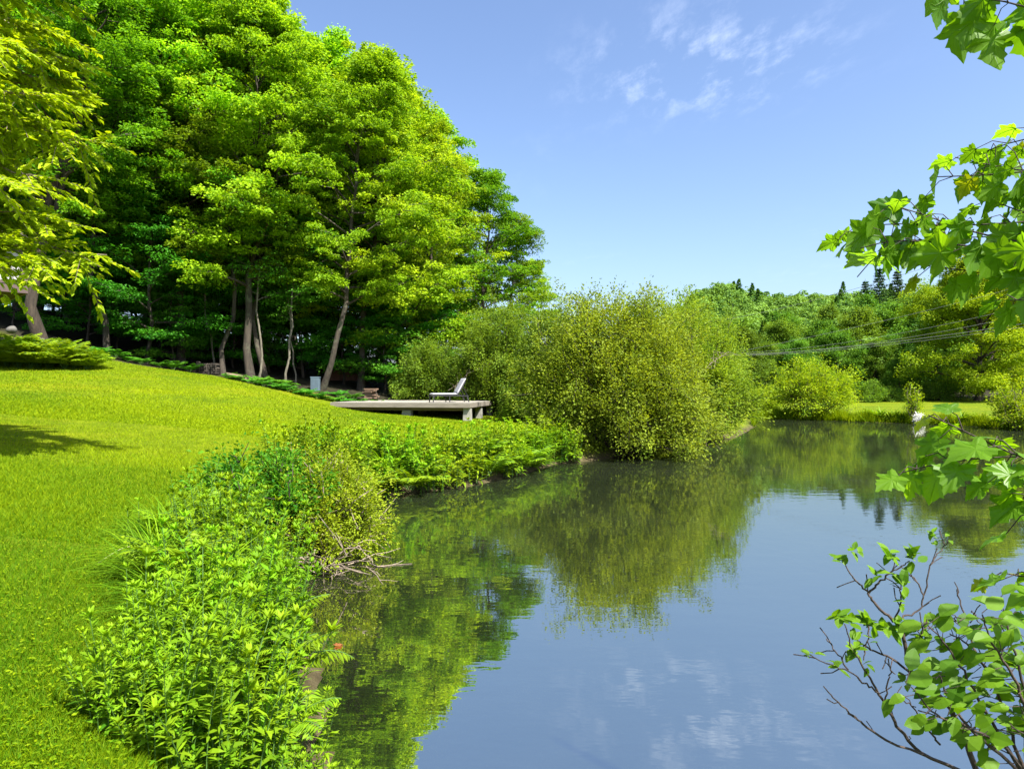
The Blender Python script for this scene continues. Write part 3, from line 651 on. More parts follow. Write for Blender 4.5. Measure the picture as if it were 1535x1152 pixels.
# bare pale branches caught in the bush
for nm, lab, pts, r in [('dead_branch', 'long pale bare branch slanting across the right pond bush', [(1010, 590, 25.2), (1040, 567, 25.0), (1065, 545, 25.1), (1092, 527, 25.4)], .022),
                        ('dead_branch', 'grey tangle of dead twigs hanging over the water below the pond bush', [(1005, 640, 23.4), (1030, 634, 22.8), (1050, 650, 22.5), (1062, 655, 22.4)], .02),
                        ('dead_branch', 'pale forked dead branch left of the lounger back in the bush', [(672, 585, 37), (690, 573, 36.6), (700, 560, 36.8), (735, 545, 37)], .02)]:
    mb = MB(); q = np.array([P(*a_) for a_ in pts]); mb.tube(q, np.linspace(r, .006, len(q)), 5)
    rr = np.random.default_rng(len(lab))
    for i in range(26):
        u = rr.uniform(.1, 1) * (len(q) - 1); i0 = min(int(u), len(q) - 2); b0 = q[i0] + (q[i0 + 1] - q[i0]) * (u - i0)
        e = b0 + rr.normal(0, .28, 3) + [0, -.1, .05]; m_ = (b0 + e) / 2 + rr.normal(0, .05, 3); mb.tube([b0, m_, e], [.008, .006, .003], 4, cap=False)
    tag(mb.build(nm, M_TWIG), lab, 'branch')

# twiggy shrubs at the near bank
put_shrub(grow_shrub(51, 'leafy_shrub', 1.8, 1.7, .98, 70, 24000, .055, M_TWIGD, M_SHRUBDARK, spray=.16, flat=.7, stemr=.012), 392, 8.4, 'dark leafy shrub between the near weeds and the twiggy shrub', .2)
put_shrub(grow_shrub(52, 'twiggy_shrub', 2.0, 1.8, 1.14, 120, 60000, .038, M_TWIG, M_TWIGSHRUB, spray=.15, flat=.7, stemr=.010, bare=.12, lowcut=-.02), 466, 8.75, 'twiggy shrub with small yellow green leaves leaning over the water', 1.2, dz=.12)
mb = MB(); rr = np.random.default_rng(5)
for i in range(34):
    b0 = P(470, 850, 8.0) + rr.normal(0, .22, 3) * [1.6, 1, .2]; b0[2] = rr.uniform(.02, .22)
    d = norm(np.array([rr.normal(.35, .6), rr.normal(-.45, .45), rr.uniform(-.12, .22)])); l = rr.uniform(.25, .85)
    q = b0 + d * l * np.linspace(0, 1, 5)[:, None] + np.cumsum(rr.normal(0, .025, (5, 3)), 0); q[:, 2] = np.maximum(q[:, 2], .005)
    mb.tube(q, np.linspace(.009, .003, 5), 4, cap=False)
    for j in range(2):
        k = rr.integers(1, 4); e = q[k] + norm(d + rr.normal(0, .6, 3) * [1, 1, .4]) * l * .35; e[2] = max(e[2], .01); mb.tube([q[k], (q[k] + e) / 2 + rr.normal(0, .01, 3), e], [.005, .004, .002], 3, cap=False)
tag(mb.build('dead_twigs', M_TWIG), 'tangle of bare grey twigs lying at the water under the twiggy shrub', 'twigs')

# near bank: tall weeds and ferns
W1 = Proto(grow_weed(61, 15, .80, .34, M_WEED, L=.090, per=46)); W2 = Proto(grow_weed(62, 13, .92, .30, M_WEED, L=.10, W=.21, per=46)); W3 = Proto(grow_weed(63, 16, .70, .32, M_WEED, L=.08, W=.34, per=40))
F1 = Proto(grow_fern(64, 11, .70, M_FERN)); F2 = Proto(grow_fern(65, 12, .62, M_FERN))
def along(s_):  # point on the near shoreline, s_ = depth Y
    seg = SHORE[0:9]; return np.interp(s_, seg[:, 1], seg[:, 0])
rows = [('water side', .06, 2.95, 6.0, 14), ('middle', .32, 2.75, 6.4, 15), ('lawn side', .56, 2.8, 6.2, 12)]
for rn, off, y0, y1, n in rows:
    for i in range(n):
        y = y0 * (y1 / y0) ** (i / (n - 1)) + RNG.uniform(-.08, .08); x = along(max(y, 3.4)) - off * (1.0 if y > 4.6 else .72) + RNG.uniform(-.06, .06) - .30 + (.12 if y < 3.2 else 0)
        pr = [W1, W2, W3][int(RNG.integers(0, 3))]
        pr.place((x, y, G(x, y)), RNG.uniform(0, 6.28), RNG.uniform(.66, .92) * (.74 if rn == 'lawn side' else 1) * (.86 if y > 5.8 else 1), f'{ORD[i]} weed clump from the front, {rn} of the near bank tangle', 'leafy weeds on the near bank')
for i, (px, d) in enumerate([(185, 2.75), (245, 2.7), (300, 2.8), (370, 2.75), (420, 2.85), (450, 3.05), (455, 3.35), (440, 3.6), (340, 3.05), (265, 2.95), (210, 3.0), (425, 3.1), (390, 3.1)]):
    g = on_ground(px, d); [W3, W1][i % 2].place(g, RNG.uniform(0, 6.28), RNG.uniform(.45, .58), f'{ORD[i]} short weed clump along the lower edge of the near bank tangle', 'short weeds at the front of the near bank')
for i, (px, d) in enumerate([(400, 4.7), (375, 5.3), (415, 4.2), (300, 6.3), (390, 6.0), (325, 5.4), (345, 6.3), (300, 5.9), (430, 3.8), (350, 4.4), (250, 5.6), (310, 4.6), (260, 4.4), (365, 3.8)]):
    g = on_ground(px, d); [F1, F2][i % 2].place(g + [0, 0, .12], RNG.uniform(0, 6.28), RNG.uniform(.5, .75), f'{ORD[i]} fern among the near bank weeds counting from the front' , 'ferns among the near bank weeds')
GT = Proto(grow_arch(73, 110, .50, M_WEED, .013, 'grass_tuft', .16))
for i in range(20):
    y = 3.9 * (6.3 / 3.9) ** (i / 19); x = along(max(y, 3.4)) - (.98 if y > 4.4 else .72) - RNG.uniform(0, .2) * (1 if y > 4 else .3) + (.1 if y < 3.2 else 0)
    GT.place((x, y, G(x, y)), RNG.uniform(0, 6.28), RNG.uniform(.6, .9), f'{ORD[i]} tuft of long grass from the front where lawn meets weeds', 'long grass tufts beside the near weeds')
# tall single stalks sticking out of the weeds
for px, py, d, lab in [(210, 725, 5.6, 'tall pale leafy stalk rising highest from the near weeds'), (318, 672, 7.6, 'dark tall stalk with narrow leaves left of the leafy shrub'), (193, 755, 5.4, 'short dark bare stalk beside the tallest pale stalk')]:
    g = on_ground(px, d); h = CAMH + (HY - py) / F * d - g[2]
    o = grow_weed(int(px), 1, h, .01, M_WEED, L=.075, W=.16, name='weed_stalk', spread=.05, per=44); o.location = Vector(g.tolist()); tag(o, lab, 'plant')
rr = np.random.default_rng(41); M_DRY = plain_mat('dry_stalk', (.34, .36, .14), .8)
for i, (px, py, d, lab) in enumerate([(290, 905, 4.0, 'pale dry grass stalk bent across the near weeds'), (262, 985, 3.4, 'long pale stalk leaning right low in the near weeds'), (325, 860, 4.6, 'thin straw coloured stalk above the middle of the near weeds'), (215, 830, 5.0, 'straw coloured stalk near the lawn side of the weeds'), (420, 985, 3.9, 'pale bent stalk hanging over the water')]):
    e = P(px, py, d); b0 = np.array([e[0] - rr.uniform(.1, .35), d - rr.uniform(-.1, .2), 0]); b0[2] = G(b0[0], b0[1]) - .02
    t = np.linspace(0, 1, 9)[:, None]; q = b0 + (e - b0) * t + np.array([.06, 0, .10]) * np.sin(t * 3.1); mb = MB(); mb.tube(q, np.linspace(.0035, .0015, 9), 4)
    for k in range(14): c_ = q[-1] - (q[-1] - q[-3]) * k / 9; mb.tube([c_, c_ + rr.normal(0, .012, 3) + [0, 0, .01]], [.0025, .001], 3)
    tag(mb.build('dry_stalk', M_DRY), lab, 'stalk')
# row of ferns and strap-leaved clumps along the middle bank
A1 = Proto(grow_arch(66, 60, .55, M_WEED)); A2 = Proto(grow_arch(67, 54, .62, M_FERN, .06))
W4 = Proto(grow_weed(68, 16, .66, .30, M_FERN, L=.13, W=.30, per=26, name='leafy_clump', bend=.7)); W5 = Proto(grow_weed(69, 16, .66, .30, M_WEED, L=.14, W=.24, per=26, name='leafy_clump', bend=.8))
F5 = Proto(grow_fern(72, 14, .78, M_FERN, pairs=15))
seg = np.array([(-3.05, 11.9), (-2.6, 13.3), (-1.0, 14.8), (.3, 17), (1.2, 19.1), (1.9, 19.7)]); cum = np.concatenate([[0], np.cumsum(np.hypot(*np.diff(seg, axis=0).T))])
for rn, off, n in (('waterline', .12, 19), ('back row', .55, 18), ('lawn edge', .95, 15)):
    for i in range(n):
        u = cum[-1] * (i + RNG.uniform(.3, .7)) / n; x = np.interp(u, cum, seg[:, 0]); y = np.interp(u, cum, seg[:, 1])
        k = np.searchsorted(cum, u) - 1; t_ = seg[min(k + 1, 5)] - seg[max(k, 0)]; nn = np.array([-t_[1], t_[0]]) / np.linalg.norm(t_)
        x, y = x + nn[0] * off, y + nn[1] * off
        j = int(RNG.integers(0, 6)); pr = [W5, W4, A1, W4, F5, W5][j]
        s_ = RNG.uniform(1.0, 1.35) * (.85 if rn == 'lawn edge' else 1)
        pr.place((x, y, G(x, y)), RNG.uniform(0, 6.28), s_, f'{ORD[i]} arching leaf clump from the twiggy shrub, {rn} of bank planting', 'arching leaf clumps along the bank')
for i, (px, d) in enumerate([(455, 13.2), (480, 14.0), (425, 12.6), (520, 14.6), (560, 15.3), (500, 12.9)]):
    g = on_ground(px, d); W4.place(g, RNG.uniform(0, 6.28), 1.1, f'{ORD[i]} yellow green clump from the left behind the twiggy shrub', 'yellow green clumps behind the twiggy shrub')
# ferns at the foot of the trees
F3 = Proto(grow_fern(70, 16, 1.0, M_FERN, pairs=14, wide=.32, up=1.12)); F4 = Proto(grow_fern(71, 12, .8, M_UNDER, pairs=12))
k = 0
for row, d0 in ((0, 27.8), (1, 28.6), (2, 29.4)):
    for i in range(9):
        px = -8 + i * 17 + row * 6 + RNG.uniform(-4, 4)
        if px > 150 - row * 10: continue
        g = on_ground(px, d0 + RNG.uniform(-.2, .2)); F3.place(g, RNG.uniform(0, 6.28), RNG.uniform(1.35, 1.7) * (1.0 if px < 100 else .7), f'{ORD[i]} fern from the left in {["front", "middle", "rear"][row]} row below the timber ledge', 'sunlit ferns below the timber ledge'); k += 1
for i in range(18):
    px = 345 + i * 13 + RNG.uniform(-4, 4); d = np.interp(px, [345, 480, 580], [35.2, 35.6, 36.6])
    g = on_ground(px, d); F4.place(g, RNG.uniform(0, 6.28), RNG.uniform(.7, 1.1), f'{ORD[i]} low green fern from the left along the woodland edge of the lawn', 'low ferns along the woodland edge')

for i in range(20):
    px = 150 + i * 22 + RNG.uniform(-6, 6); d = np.interp(px, [150, 220, 335, 480, 580], [33.6, 34.6, 36.2, 37.0, 37.8])
    if 288 < px < 345 or 455 < px < 490 or 540 < px < 575: continue
    g = on_ground(px, d); F4.place(g, RNG.uniform(0, 6.28), RNG.uniform(.8, 1.3), f'{ORD[i]} shaded fern from the left between the first trunks and the lawn', 'shaded ferns between trunks and lawn')
# ------------------------------------------------------------------ far bank
put_shrub(grow_shrub(81, 'round_shrub', 6.4, 5.0, 3.6, 90, 22000, .13, M_BARKD, M_FARMAPLE, spray=.5, flat=.35, lowcut=.10), 1222, 46.0, 'rounded yellow green shrub on the far bank reaching over the water', .5)
put_shrub(grow_shrub(82, 'round_shrub', 3.0, 2.6, 1.7, 40, 8000, .12, M_BARKD, M_FARMAPLE, spray=.4, flat=.4), 1150, 52.0, 'small bright shrub left of the rounded far bank shrub', .5)
put_shrub(grow_shrub(83, 'garden_shrub', 3.4, 3.0, 2.7, 44, 7000, .15, M_BARKD, M_MID, spray=.5, flat=.35), 1306, 84, 'dark green rounded garden shrub at the back of the far lawn', .5)
put_shrub(grow_shrub(84, 'garden_shrub', 4.6, 3.0, 1.6, 40, 6000, .15, M_BARKD, M_MID, spray=.5, flat=.35), 1336, 85, 'low grey green garden shrub right of the dark rounded one', .9)
put_shrub(grow_shrub(85, 'garden_shrub', 8, 4.0, 2.2, 60, 12000, .16, M_BARKD, M_MID, spray=.5, flat=.35), 1400, 86, 'long dark hedge like shrub under the big yellow green maple', 0)
put_shrub(grow_shrub(86, 'spindly_shrub', 1.5, 1.2, 2.4, 18, 1500, .11, M_TWIG, M_FARMAPLE, spray=.28, flat=.6, lowcut=.3, shell=(.5, 1.1)), 1368, 40.5, 'spindly upright shrub beside the white flowers at the far water edge', .2)
o = put_shrub(grow_shrub(87, 'flowering_shrub', .65, .6, .65, 16, 420, .10, M_TWIG, M_WHITE, spray=.16, flat=.5, lowcut=.3), 1377, 39.8, 'small shrub of white blossom at the far water edge', .2)
put_shrub(grow_shrub(88, 'bank_shrub', 2.9, 2.4, 2.6, 44, 7000, .12, M_TWIG, M_FARMAPLE, spray=.36, flat=.6, lowcut=0, spike=.2), 1535, 34.5, 'upright bright green shrub on the bank at right picture edge', .2)
for i, (px, d) in enumerate([(1318, 42.2), (1335, 41.7), (1350, 41.2), (1300, 43), (1410, 39.5), (1440, 38.6), (1470, 37.8), (1495, 36.8), (1180, 48.5), (1200, 48.3)]):
    g = on_ground(px, d); A2.place(g, RNG.uniform(0, 6.28), RNG.uniform(1.0, 1.6), f'{ORD[i]} grassy tuft on the far pond edge' if False else 'grassy tuft on the far pond edge below the lawn', 'grassy tufts on the far pond edge')
T_F = Proto(grow_tree(91, 'far_tree', 12, .22, .10, 4.6, 30, 22000, .26, M_BARKD, M_MID, spray=.8, flat=.5, twigs=False))
T_G = Proto(grow_tree(92, 'far_tree', 12, .22, .06, 4.2, 30, 22000, .26, M_BARKD, M_MID, spray=.75, flat=.55, twigs=False))
bm = grow_tree(93, 'maple_tree', 17.5, .38, .05, 8.8, 54, 120000, .24, M_BARKD, M_FARMAPLE, spray=1.15, flat=.3, twigs=False)
g = on_ground(1465, 84); bm.location = Vector(g.tolist()); tag(bm, 'broad yellow green maple filling the right end of the far lawn', 'tree')
put_tree(T_F, 1348, 88, 543, 'small layered tree behind the low garden shrub', rz=1)
put_tree(T_F, 1560, 88, 440, 'tree beyond the right picture edge of the far lawn', rz=2)
put_tree(T_G, 1395, 97, 470, 'dark tree just left of the broad yellow maple', rz=2)
G3 = 'trees behind the far lawn'
for px, d, tp in [(1070, 80, 500), (1105, 92, 500), (1140, 96, 520), (1165, 104, 490), (1195, 98, 515), (1225, 108, 488), (1255, 100, 500), (1285, 110, 470), (1310, 100, 515), (1335, 112, 462), (1365, 105, 500), (1300, 118, 455), (1240, 122, 468), (1180, 124, 475), (1120, 116, 485), (1400, 120, 440), (1450, 118, 430), (1500, 120, 430), (1550, 112, 440)]:
    put_tree([T_F, T_G][int(RNG.integers(0, 2))], px, d, tp, 'leafy tree in the belt between far lawn and wooded hill', G3, wide=1.15)
C1 = Proto(grow_conifer(95, 18, 5.2))
for px, d, tp, lab in [(1318, 150, 398, 'tallest dark pine showing on the skyline through the near maple leaves'), (1345, 155, 402, 'pine right of the tallest skyline pine'), (1297, 160, 418, 'shorter pine left of the tallest skyline pine'), (1053, 235, 434, 'lone pine tip on the skyline beside the pond bush'), (1215, 200, 447, 'dark pine on the middle slope of the hill'), (1268, 175, 452, 'dark pine low on the right part of the hill')]:
    put_tree(C1, px, d, tp, lab)
# the wooded hill reads as one mass
rng = np.random.default_rng(99); mb = MB(); cnt = 0
pts = []
for yy in np.arange(108, 300, 6.2):
    for xx in np.arange(.22 * yy, .95 * yy, 6.0): pts.append((xx + rng.uniform(-2, 2), yy + rng.uniform(-2, 2)))
pts = np.array(pts); zz = terrain(pts[:, 0], pts[:, 1])
for (x, y), z in zip(pts, zz):
    h = rng.uniform(8, 13); r = rng.uniform(2.8, 4.6); con = rng.uniform() < .05
    n = 900 if y < 190 else 520
    if con:
        zt = rng.uniform(0, 1, n) ** .8; th = rng.uniform(0, 6.28, n); rr_ = r * .85 * (1 - zt) * rng.uniform(.5, 1.1, n) + .15
        C = np.stack([np.cos(th) * rr_, np.sin(th) * rr_, zt * h * 1.15 + 1], 1); N = norm(C * [1, 1, 0] * .4 + [0, 0, 1.] + rng.normal(0, .4, (n, 3))); tint = np.clip(rng.normal(.06, .08, n), 0, 1)
    else:
        k = 16; bc = rnd_dirs(rng, k) * [r * .75, r * .75, h * .33]; bc[:, 2] = np.abs(bc[:, 2]) * rng.choice([1, 1, .2, -.6], k); br = rng.uniform(.28, .45, k) * r
        j = rng.integers(0, k, n); dd_ = rnd_dirs(rng, n); dd_[:, 2] = np.abs(dd_[:, 2]) * rng.choice([1, -.5], n, p=[.85, .15])
        C = bc[j] + dd_ * br[j][:, None] * [1, 1, .75] + [0, 0, h * .55]; N = norm(dd_ + [0, 0, .5] + rng.normal(0, .4, (n, 3))); tint = np.clip(rng.normal(.5, .15, n) + rng.normal(0, .22), 0, 1)
    T = norm(np.cross(N, rnd_dirs(rng, n)))
    sz = rng.uniform(.40, .75, n) * (1.0 if y < 190 else 1.35)
    mb.leaves(C + [x, y, z], T, N, sz, sz * .7, .12, tint)
tag(mb.build('hillside_forest', M_HILLA), 'dense green wood covering the hill beyond the far lawn', 'forest', kind='stuff')
# overhead lines across the hill
def cable(pts, r, lab):
    q = np.array([P(*a_) for a_ in pts]); u = np.linspace(0, 1, len(q)); uu = np.linspace(0, 1, 24)
    c = [np.polyfit(u, q[:, k], min(2, len(q) - 1)) for k in range(3)]
    mb = MB(); mb.tube(np.stack([np.polyval(ck, uu) for ck in c], 1), r, 5); tag(mb.build('overhead_line', M_CABLE), lab, 'cable', 'overhead lines crossing the hill')
cable([(1040, 485, 62), (1245, 443, 58), (1600, 330, 50)], .015, 'topmost overhead line rising steeply across the wooded hill')
cable([(1040, 540, 62), (1370, 470, 58), (1640, 395, 52)], .012, 'second overhead line from the top, crossing the broad maple')
cable([(1060, 530, 62), (1300, 508, 58), (1640, 432, 52)], .012, 'third overhead line from the top')
cable([(1060, 532, 62), (1300, 515, 58), (1640, 448, 52)], .013, 'fourth overhead line, just above the two lowest ones')
cable([(1060, 531, 60), (1280, 519, 57), (1640, 468, 50)], .018, 'thick overhead line, second from the bottom')
cable([(1060, 533, 60), (1280, 522, 57), (1640, 474, 50)], .013, 'lowest overhead line, just above the round far bank shrub')
# ------------------------------------------------------------------ deck and lounger
DC = P(704.5, 603.5, 32.0); DA = math.radians(10)   # front right top corner
DL, DW = 7.15, 6.0
deck = thing('wooden_deck', 'low weathered wooden deck standing on concrete piers at the lawn foot', 'deck', DC, -DA)   # local x right, y back
mb = MB(); nb = 43; bw = DW / nb; rr = np.random.default_rng(3)
for i in range(nb):
    mb.box((-DL / 2, bw * (i + .5), -.017), (DL, bw - .007, .034), 0, rr.uniform(.2, .9))
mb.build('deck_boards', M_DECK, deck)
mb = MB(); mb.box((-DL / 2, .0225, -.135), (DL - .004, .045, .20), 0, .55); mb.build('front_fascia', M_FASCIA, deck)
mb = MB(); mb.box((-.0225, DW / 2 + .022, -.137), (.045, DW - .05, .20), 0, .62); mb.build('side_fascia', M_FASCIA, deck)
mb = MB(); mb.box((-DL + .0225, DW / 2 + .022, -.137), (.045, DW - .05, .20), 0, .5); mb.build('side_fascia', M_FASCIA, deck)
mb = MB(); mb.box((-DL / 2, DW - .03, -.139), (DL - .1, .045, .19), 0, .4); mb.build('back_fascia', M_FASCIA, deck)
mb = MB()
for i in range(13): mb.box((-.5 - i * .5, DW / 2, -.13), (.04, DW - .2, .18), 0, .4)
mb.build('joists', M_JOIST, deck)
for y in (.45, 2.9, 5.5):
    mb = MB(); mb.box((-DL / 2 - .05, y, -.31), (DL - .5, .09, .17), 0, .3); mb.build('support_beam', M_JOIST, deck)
cr_, sr_ = math.cos(-DA), math.sin(-DA)
def d2w(x, y): return DC[0] + x * cr_ - y * sr_, DC[1] + x * sr_ + y * cr_
for (x, y, sx, sy) in [(-.20, .34, .34, .36), (-.22, 2.9, .30, .34), (-.2, 5.45, .30, .34), (-3.3, .5, .45, .36), (-3.3, 2.9, .34, .34), (-6.2, 2.9, .34, .34), (-3.3, 5.5, .34, .34)]:
    wx, wy = d2w(x, y); zb = G(wx, wy) - DC[2] - .15
    top = -.24 if x > -1 else -.396
    mb = MB(); h = top - zb
    if h < .16: continue
    hx, hy = sx / 2, sy / 2
    v = np.array([[x + a_ * k, y + b_ * k2, z] for z, k, k2 in ((zb, hx * 1.12, hy * 1.12), (top - .02, hx, hy), (top, hx * .94, hy * .94)) for a_, b_ in ((-1, -1), (1, -1), (1, 1), (-1, 1))])
    f = [[a_ * 4 + i, a_ * 4 + (i + 1) % 4, a_ * 4 + 4 + (i + 1) % 4, a_ * 4 + 4 + i] for a_ in (0, 1) for i in range(4)] + [[8, 9, 10, 11]]
    mb.add(v, f); mb.build('pier', M_PIER, deck)

LA = math.radians(24); foot = P(646.5, 601, 33.1); foot[2] = DC[2] + .002
lounger = thing('lounge_chair', 'black framed lounge chair with striped white cushion on the wooden deck', 'lounge chair', foot, LA)
def rounded_pad(name, length, width, th, mat, parent, at_, pitch, segs=5):
    bm_ = MB(); nu, nv = 14, 10; u = np.linspace(0, 1, nu); v = np.linspace(0, 1, nv)
    U, V = np.meshgrid(u, v)
    edge = np.minimum(np.minimum(U, 1 - U) * length, np.minimum(V, 1 - V) * width); hgt = th * .5 * np.sqrt(np.clip(1 - (1 - np.clip(edge / .05, 0, 1)) ** 2, 0, 1))
    tuft = 1 - .18 * np.cos(U * 2 * np.pi * 3) ** 8
    X = U * length; Y = (V - .5) * width
    c, s_ = math.cos(pitch), math.sin(pitch); o_ = []
    ii = np.arange(nu * nv).reshape(nv, nu)
    for sg in (1, -1):
        Z = sg * (hgt * tuft + .006)
        pts_ = np.stack([X * c - Z * s_, Y, X * s_ + Z * c], -1).reshape(-1, 3) + np.asarray(at_)
        o_.append(pts_)
    f = np.stack([ii[:-1, :-1], ii[:-1, 1:], ii[1:, 1:], ii[1:, :-1]], -1).reshape(-1, 4)
    n_ = nu * nv; ring = np.concatenate([ii[0, :], ii[1:, -1], ii[-1, -2::-1], ii[-2:0:-1, 0]])
    rf = np.stack([ring, np.roll(ring, -1), np.roll(ring, -1) + n_, ring + n_], 1)[:, ::-1]
    bm_.add(np.concatenate(o_), np.concatenate([f, (f + n_)[:, ::-1], rf]))
    return bm_.build(name, mat, parent, True)
mb = MB()
for y in (-.32, .32):
    mb.box((.68, y, .33), (1.50, .035, .055)); mb.box((1.62, y, .315), (.44, .033, .045))
for x in (.02, .7, 1.34, 1.82): mb.box((x, 0, .322), (.04, .61, .04))
for x in np.arange(.12, 1.3, .11): mb.box((x, 0, .352), (.05, .60, .014))
mb.build('frame', M_BLACKM, lounger)
for x, lean_ in ((.03, -.03), (1.78, .09)):
    for y in (-.32, .32):
        mb = MB(); v = []
        for z, k, o_ in ((0, .022, lean_), (.16, .026, lean_ * .4), (.345, .036, 0)): v += [[x + o_ + a_ * k, y + b_ * .021, z] for a_, b_ in ((-1, -1), (1, -1), (1, 1), (-1, 1))]
        f = [[a_ * 4 + i, a_ * 4 + (i + 1) % 4, a_ * 4 + 4 + (i + 1) % 4, a_ * 4 + 4 + i] for a_ in (0, 1) for i in range(4)] + [[3, 2, 1, 0], [8, 9, 10, 11]]
        mb.add(v, f); mb.build('leg', M_BLACKM, lounger)
for y in (-.30, .30):
    mb = MB(); mb.box((.86, y, .155), (.045, .035, .31)); mb.build('leg', M_BLACKM, lounger)
bp = math.radians(60)
mb = MB()
for y in (-.29, .29): mb.tube([[1.30, y, .36], [1.30 + .78 * math.cos(bp), y, .36 + .78 * math.sin(bp)]], .018, 6)
for q in (.12, .3, .48, .66, .77): mb.tube([[1.30 + q * math.cos(bp), -.29, .36 + q * math.sin(bp)], [1.30 + q * math.cos(bp), .29, .36 + q * math.sin(bp)]], .013, 5)
for y in (-.26, .26): mb.tube([[1.30 + .5 * math.cos(bp), y, .36 + .5 * math.sin(bp)], [1.80, y, .34]], .012, 5)
mb.build('back_frame', M_BLACKM, lounger)
rounded_pad('seat_cushion', 1.32, .62, .10, M_CUSH, lounger, (-.03, 0, .405), 0)
rounded_pad('back_cushion', .88, .62, .10, M_CUSH, lounger, (1.30 - .03, 0, .43), bp)

# ------------------------------------------------------------------ house corner, ledge, things at the woodland edge
hx, hy, hz = P(40, 439, 25.0)
house = thing('house', 'brown house corner with pale panel jutting out at left picture edge', 'house', (hx, hy, hz), math.radians(0))
mb = MB(); mb.box((-3.0, 3.2, 1.9), (5.7, 6.0, 3.2)); 
HR = math.radians(-47)
ax = lambda a_: (math.cos(a_), math.sin(a_))
# local frame: x along the wall that runs out of the picture to the left and towards us
house.rotation_euler = (0, 0, math.radians(-133))
mb = MB(); mb.box((2.9, -2.0, .09), (5.8, 4.0, .14)); mb.build('floor_slab', M_BARKD, house)
mb = MB(); mb.box((2.9, .02, .12), (5.84, .06, .28)); mb.build('rim_board', M_HOUSE, house)
mb = MB(); mb.box((-.02, -2.0, .12), (.06, 4.0, .28)); mb.build('rim_board', M_HOUSE, house)
mb = MB(); mb.box((.09, -.08, .98), (.2, .16, 1.44)); mb.build('corner_post', M_HOUSE, house)
mb = MB(); mb.box((2.6, -.10, .95), (4.8, .08, 1.36)); wl_ = mb.build('wall', M_SIDING, house)
mb = MB(); mb.box((.06, -2.1, .95), (.08, 3.8, 1.36)); mb.build('wall', M_SIDING, house)
mb = MB(); mb.box((2.6, -.04, .36), (4.8, .06, .10)); mb.box((2.6, -.04, 1.56), (4.8, .06, .14)); mb.build('trim', M_HOUSE, house)
wd_ = MB().box((1.6, -.045, .98), (1.1, .03, .9)).build('window', M_GLASS, house)
mb = MB()
for x in (1.0, 2.2): mb.box((x, -.03, .98), (.1, .05, 1.06))
for z in (.5, 1.46): mb.box((1.6, -.028, z), (1.1, .05, .1))
mb.build('frame', M_HOUSE, wd_)
mb = MB(); v = np.array([[-.2, .25, 1.70], [6.4, .25, 1.70], [6.4, -2, 2.5], [-.2, -2, 2.5], [-.2, -4.3, 1.70], [6.4, -4.3, 1.70]]); v2 = v + [0, 0, .16]
mb.add(np.concatenate([v, v2]), [[0, 1, 2, 3], [3, 2, 5, 4], [6, 9, 8, 7], [9, 10, 11, 8], [0, 6, 7, 1], [4, 5, 11, 10], [0, 3, 9, 6], [3, 4, 10, 9], [1, 7, 8, 2], [2, 8, 11, 5]]); mb.build('roof', M_BARKD, house)
for x, y in ((1.6, -1.2), (1.6, -3.5), (5.0, -.5)):
    mb = MB(); mb.box((x, y, -1.9), (.2, .2, 3.8)); mb.build('support_post', M_HOUSE, house)

a0 = on_ground(-40, 29.0); a1 = on_ground(86, 29.6); 
A = P(-60, 497, 29.0); B = P(66, 514, 30.0); dv_ = B - A; L_ = np.linalg.norm(dv_[:2]); rz = math.atan2(dv_[1], dv_[0])
ledge = thing('timber_ledge', 'weathered timber ledge of long beams behind the fern bed', 'retaining wall', (A + B) / 2, rz)
for i, (z, w_) in enumerate([(-.10, 0), (-.31, .02), (-.52, .04), (-.73, .05)]):
    mb = MB(); n_ = 2; 
    for k in range(n_): mb.box(((k - .5) * L_ / n_, -w_, z), (L_ / n_ - .012, .24, .20), 0, rr.uniform(.2, .9))
    mb.build('beam', M_WALLST, ledge)
mb = MB(); mb.box((L_ / 2 + .45, -.05, -.28), (.85, .3, .36), 0, .8); mb.build('end_block', M_PIER, ledge)
def blob(name, c, r, mat, lab, cat, seed):
    rr_ = np.random.default_rng(seed); nu, nv = 16, 10; th, ph = np.meshgrid(np.arange(nu) / nu * 2 * np.pi, np.linspace(.02, np.pi - .02, nv))
    k = 1 + .10 * np.sin(3 * th + seed) * np.sin(ph) + .08 * np.cos(2 * ph + th * 2) + rr_.normal(0, .02, th.shape)
    v = np.stack([np.cos(th) * np.sin(ph) * r[0] * k, np.sin(th) * np.sin(ph) * r[1] * k, np.cos(ph) * r[2] * k], -1).reshape(-1, 3)
    i = np.arange(nv - 1)[:, None] * nu; j = np.arange(nu)[None]; f = np.stack([i + j, i + nu + j, i + nu + (j + 1) % nu, i + (j + 1) % nu], -1).reshape(-1, 4)
    mb = MB(); mb.add(v, f); o = mb.build(name, mat, None, True); o.location = Vector(np.asarray(c, float).tolist()); tag(o, lab, cat); return o
q = P(18, 494, 30.2); blob('boulder', q, (.22, .2, .17), M_STONE, 'pale rounded boulder resting behind the timber ledge', 'rock', 2)
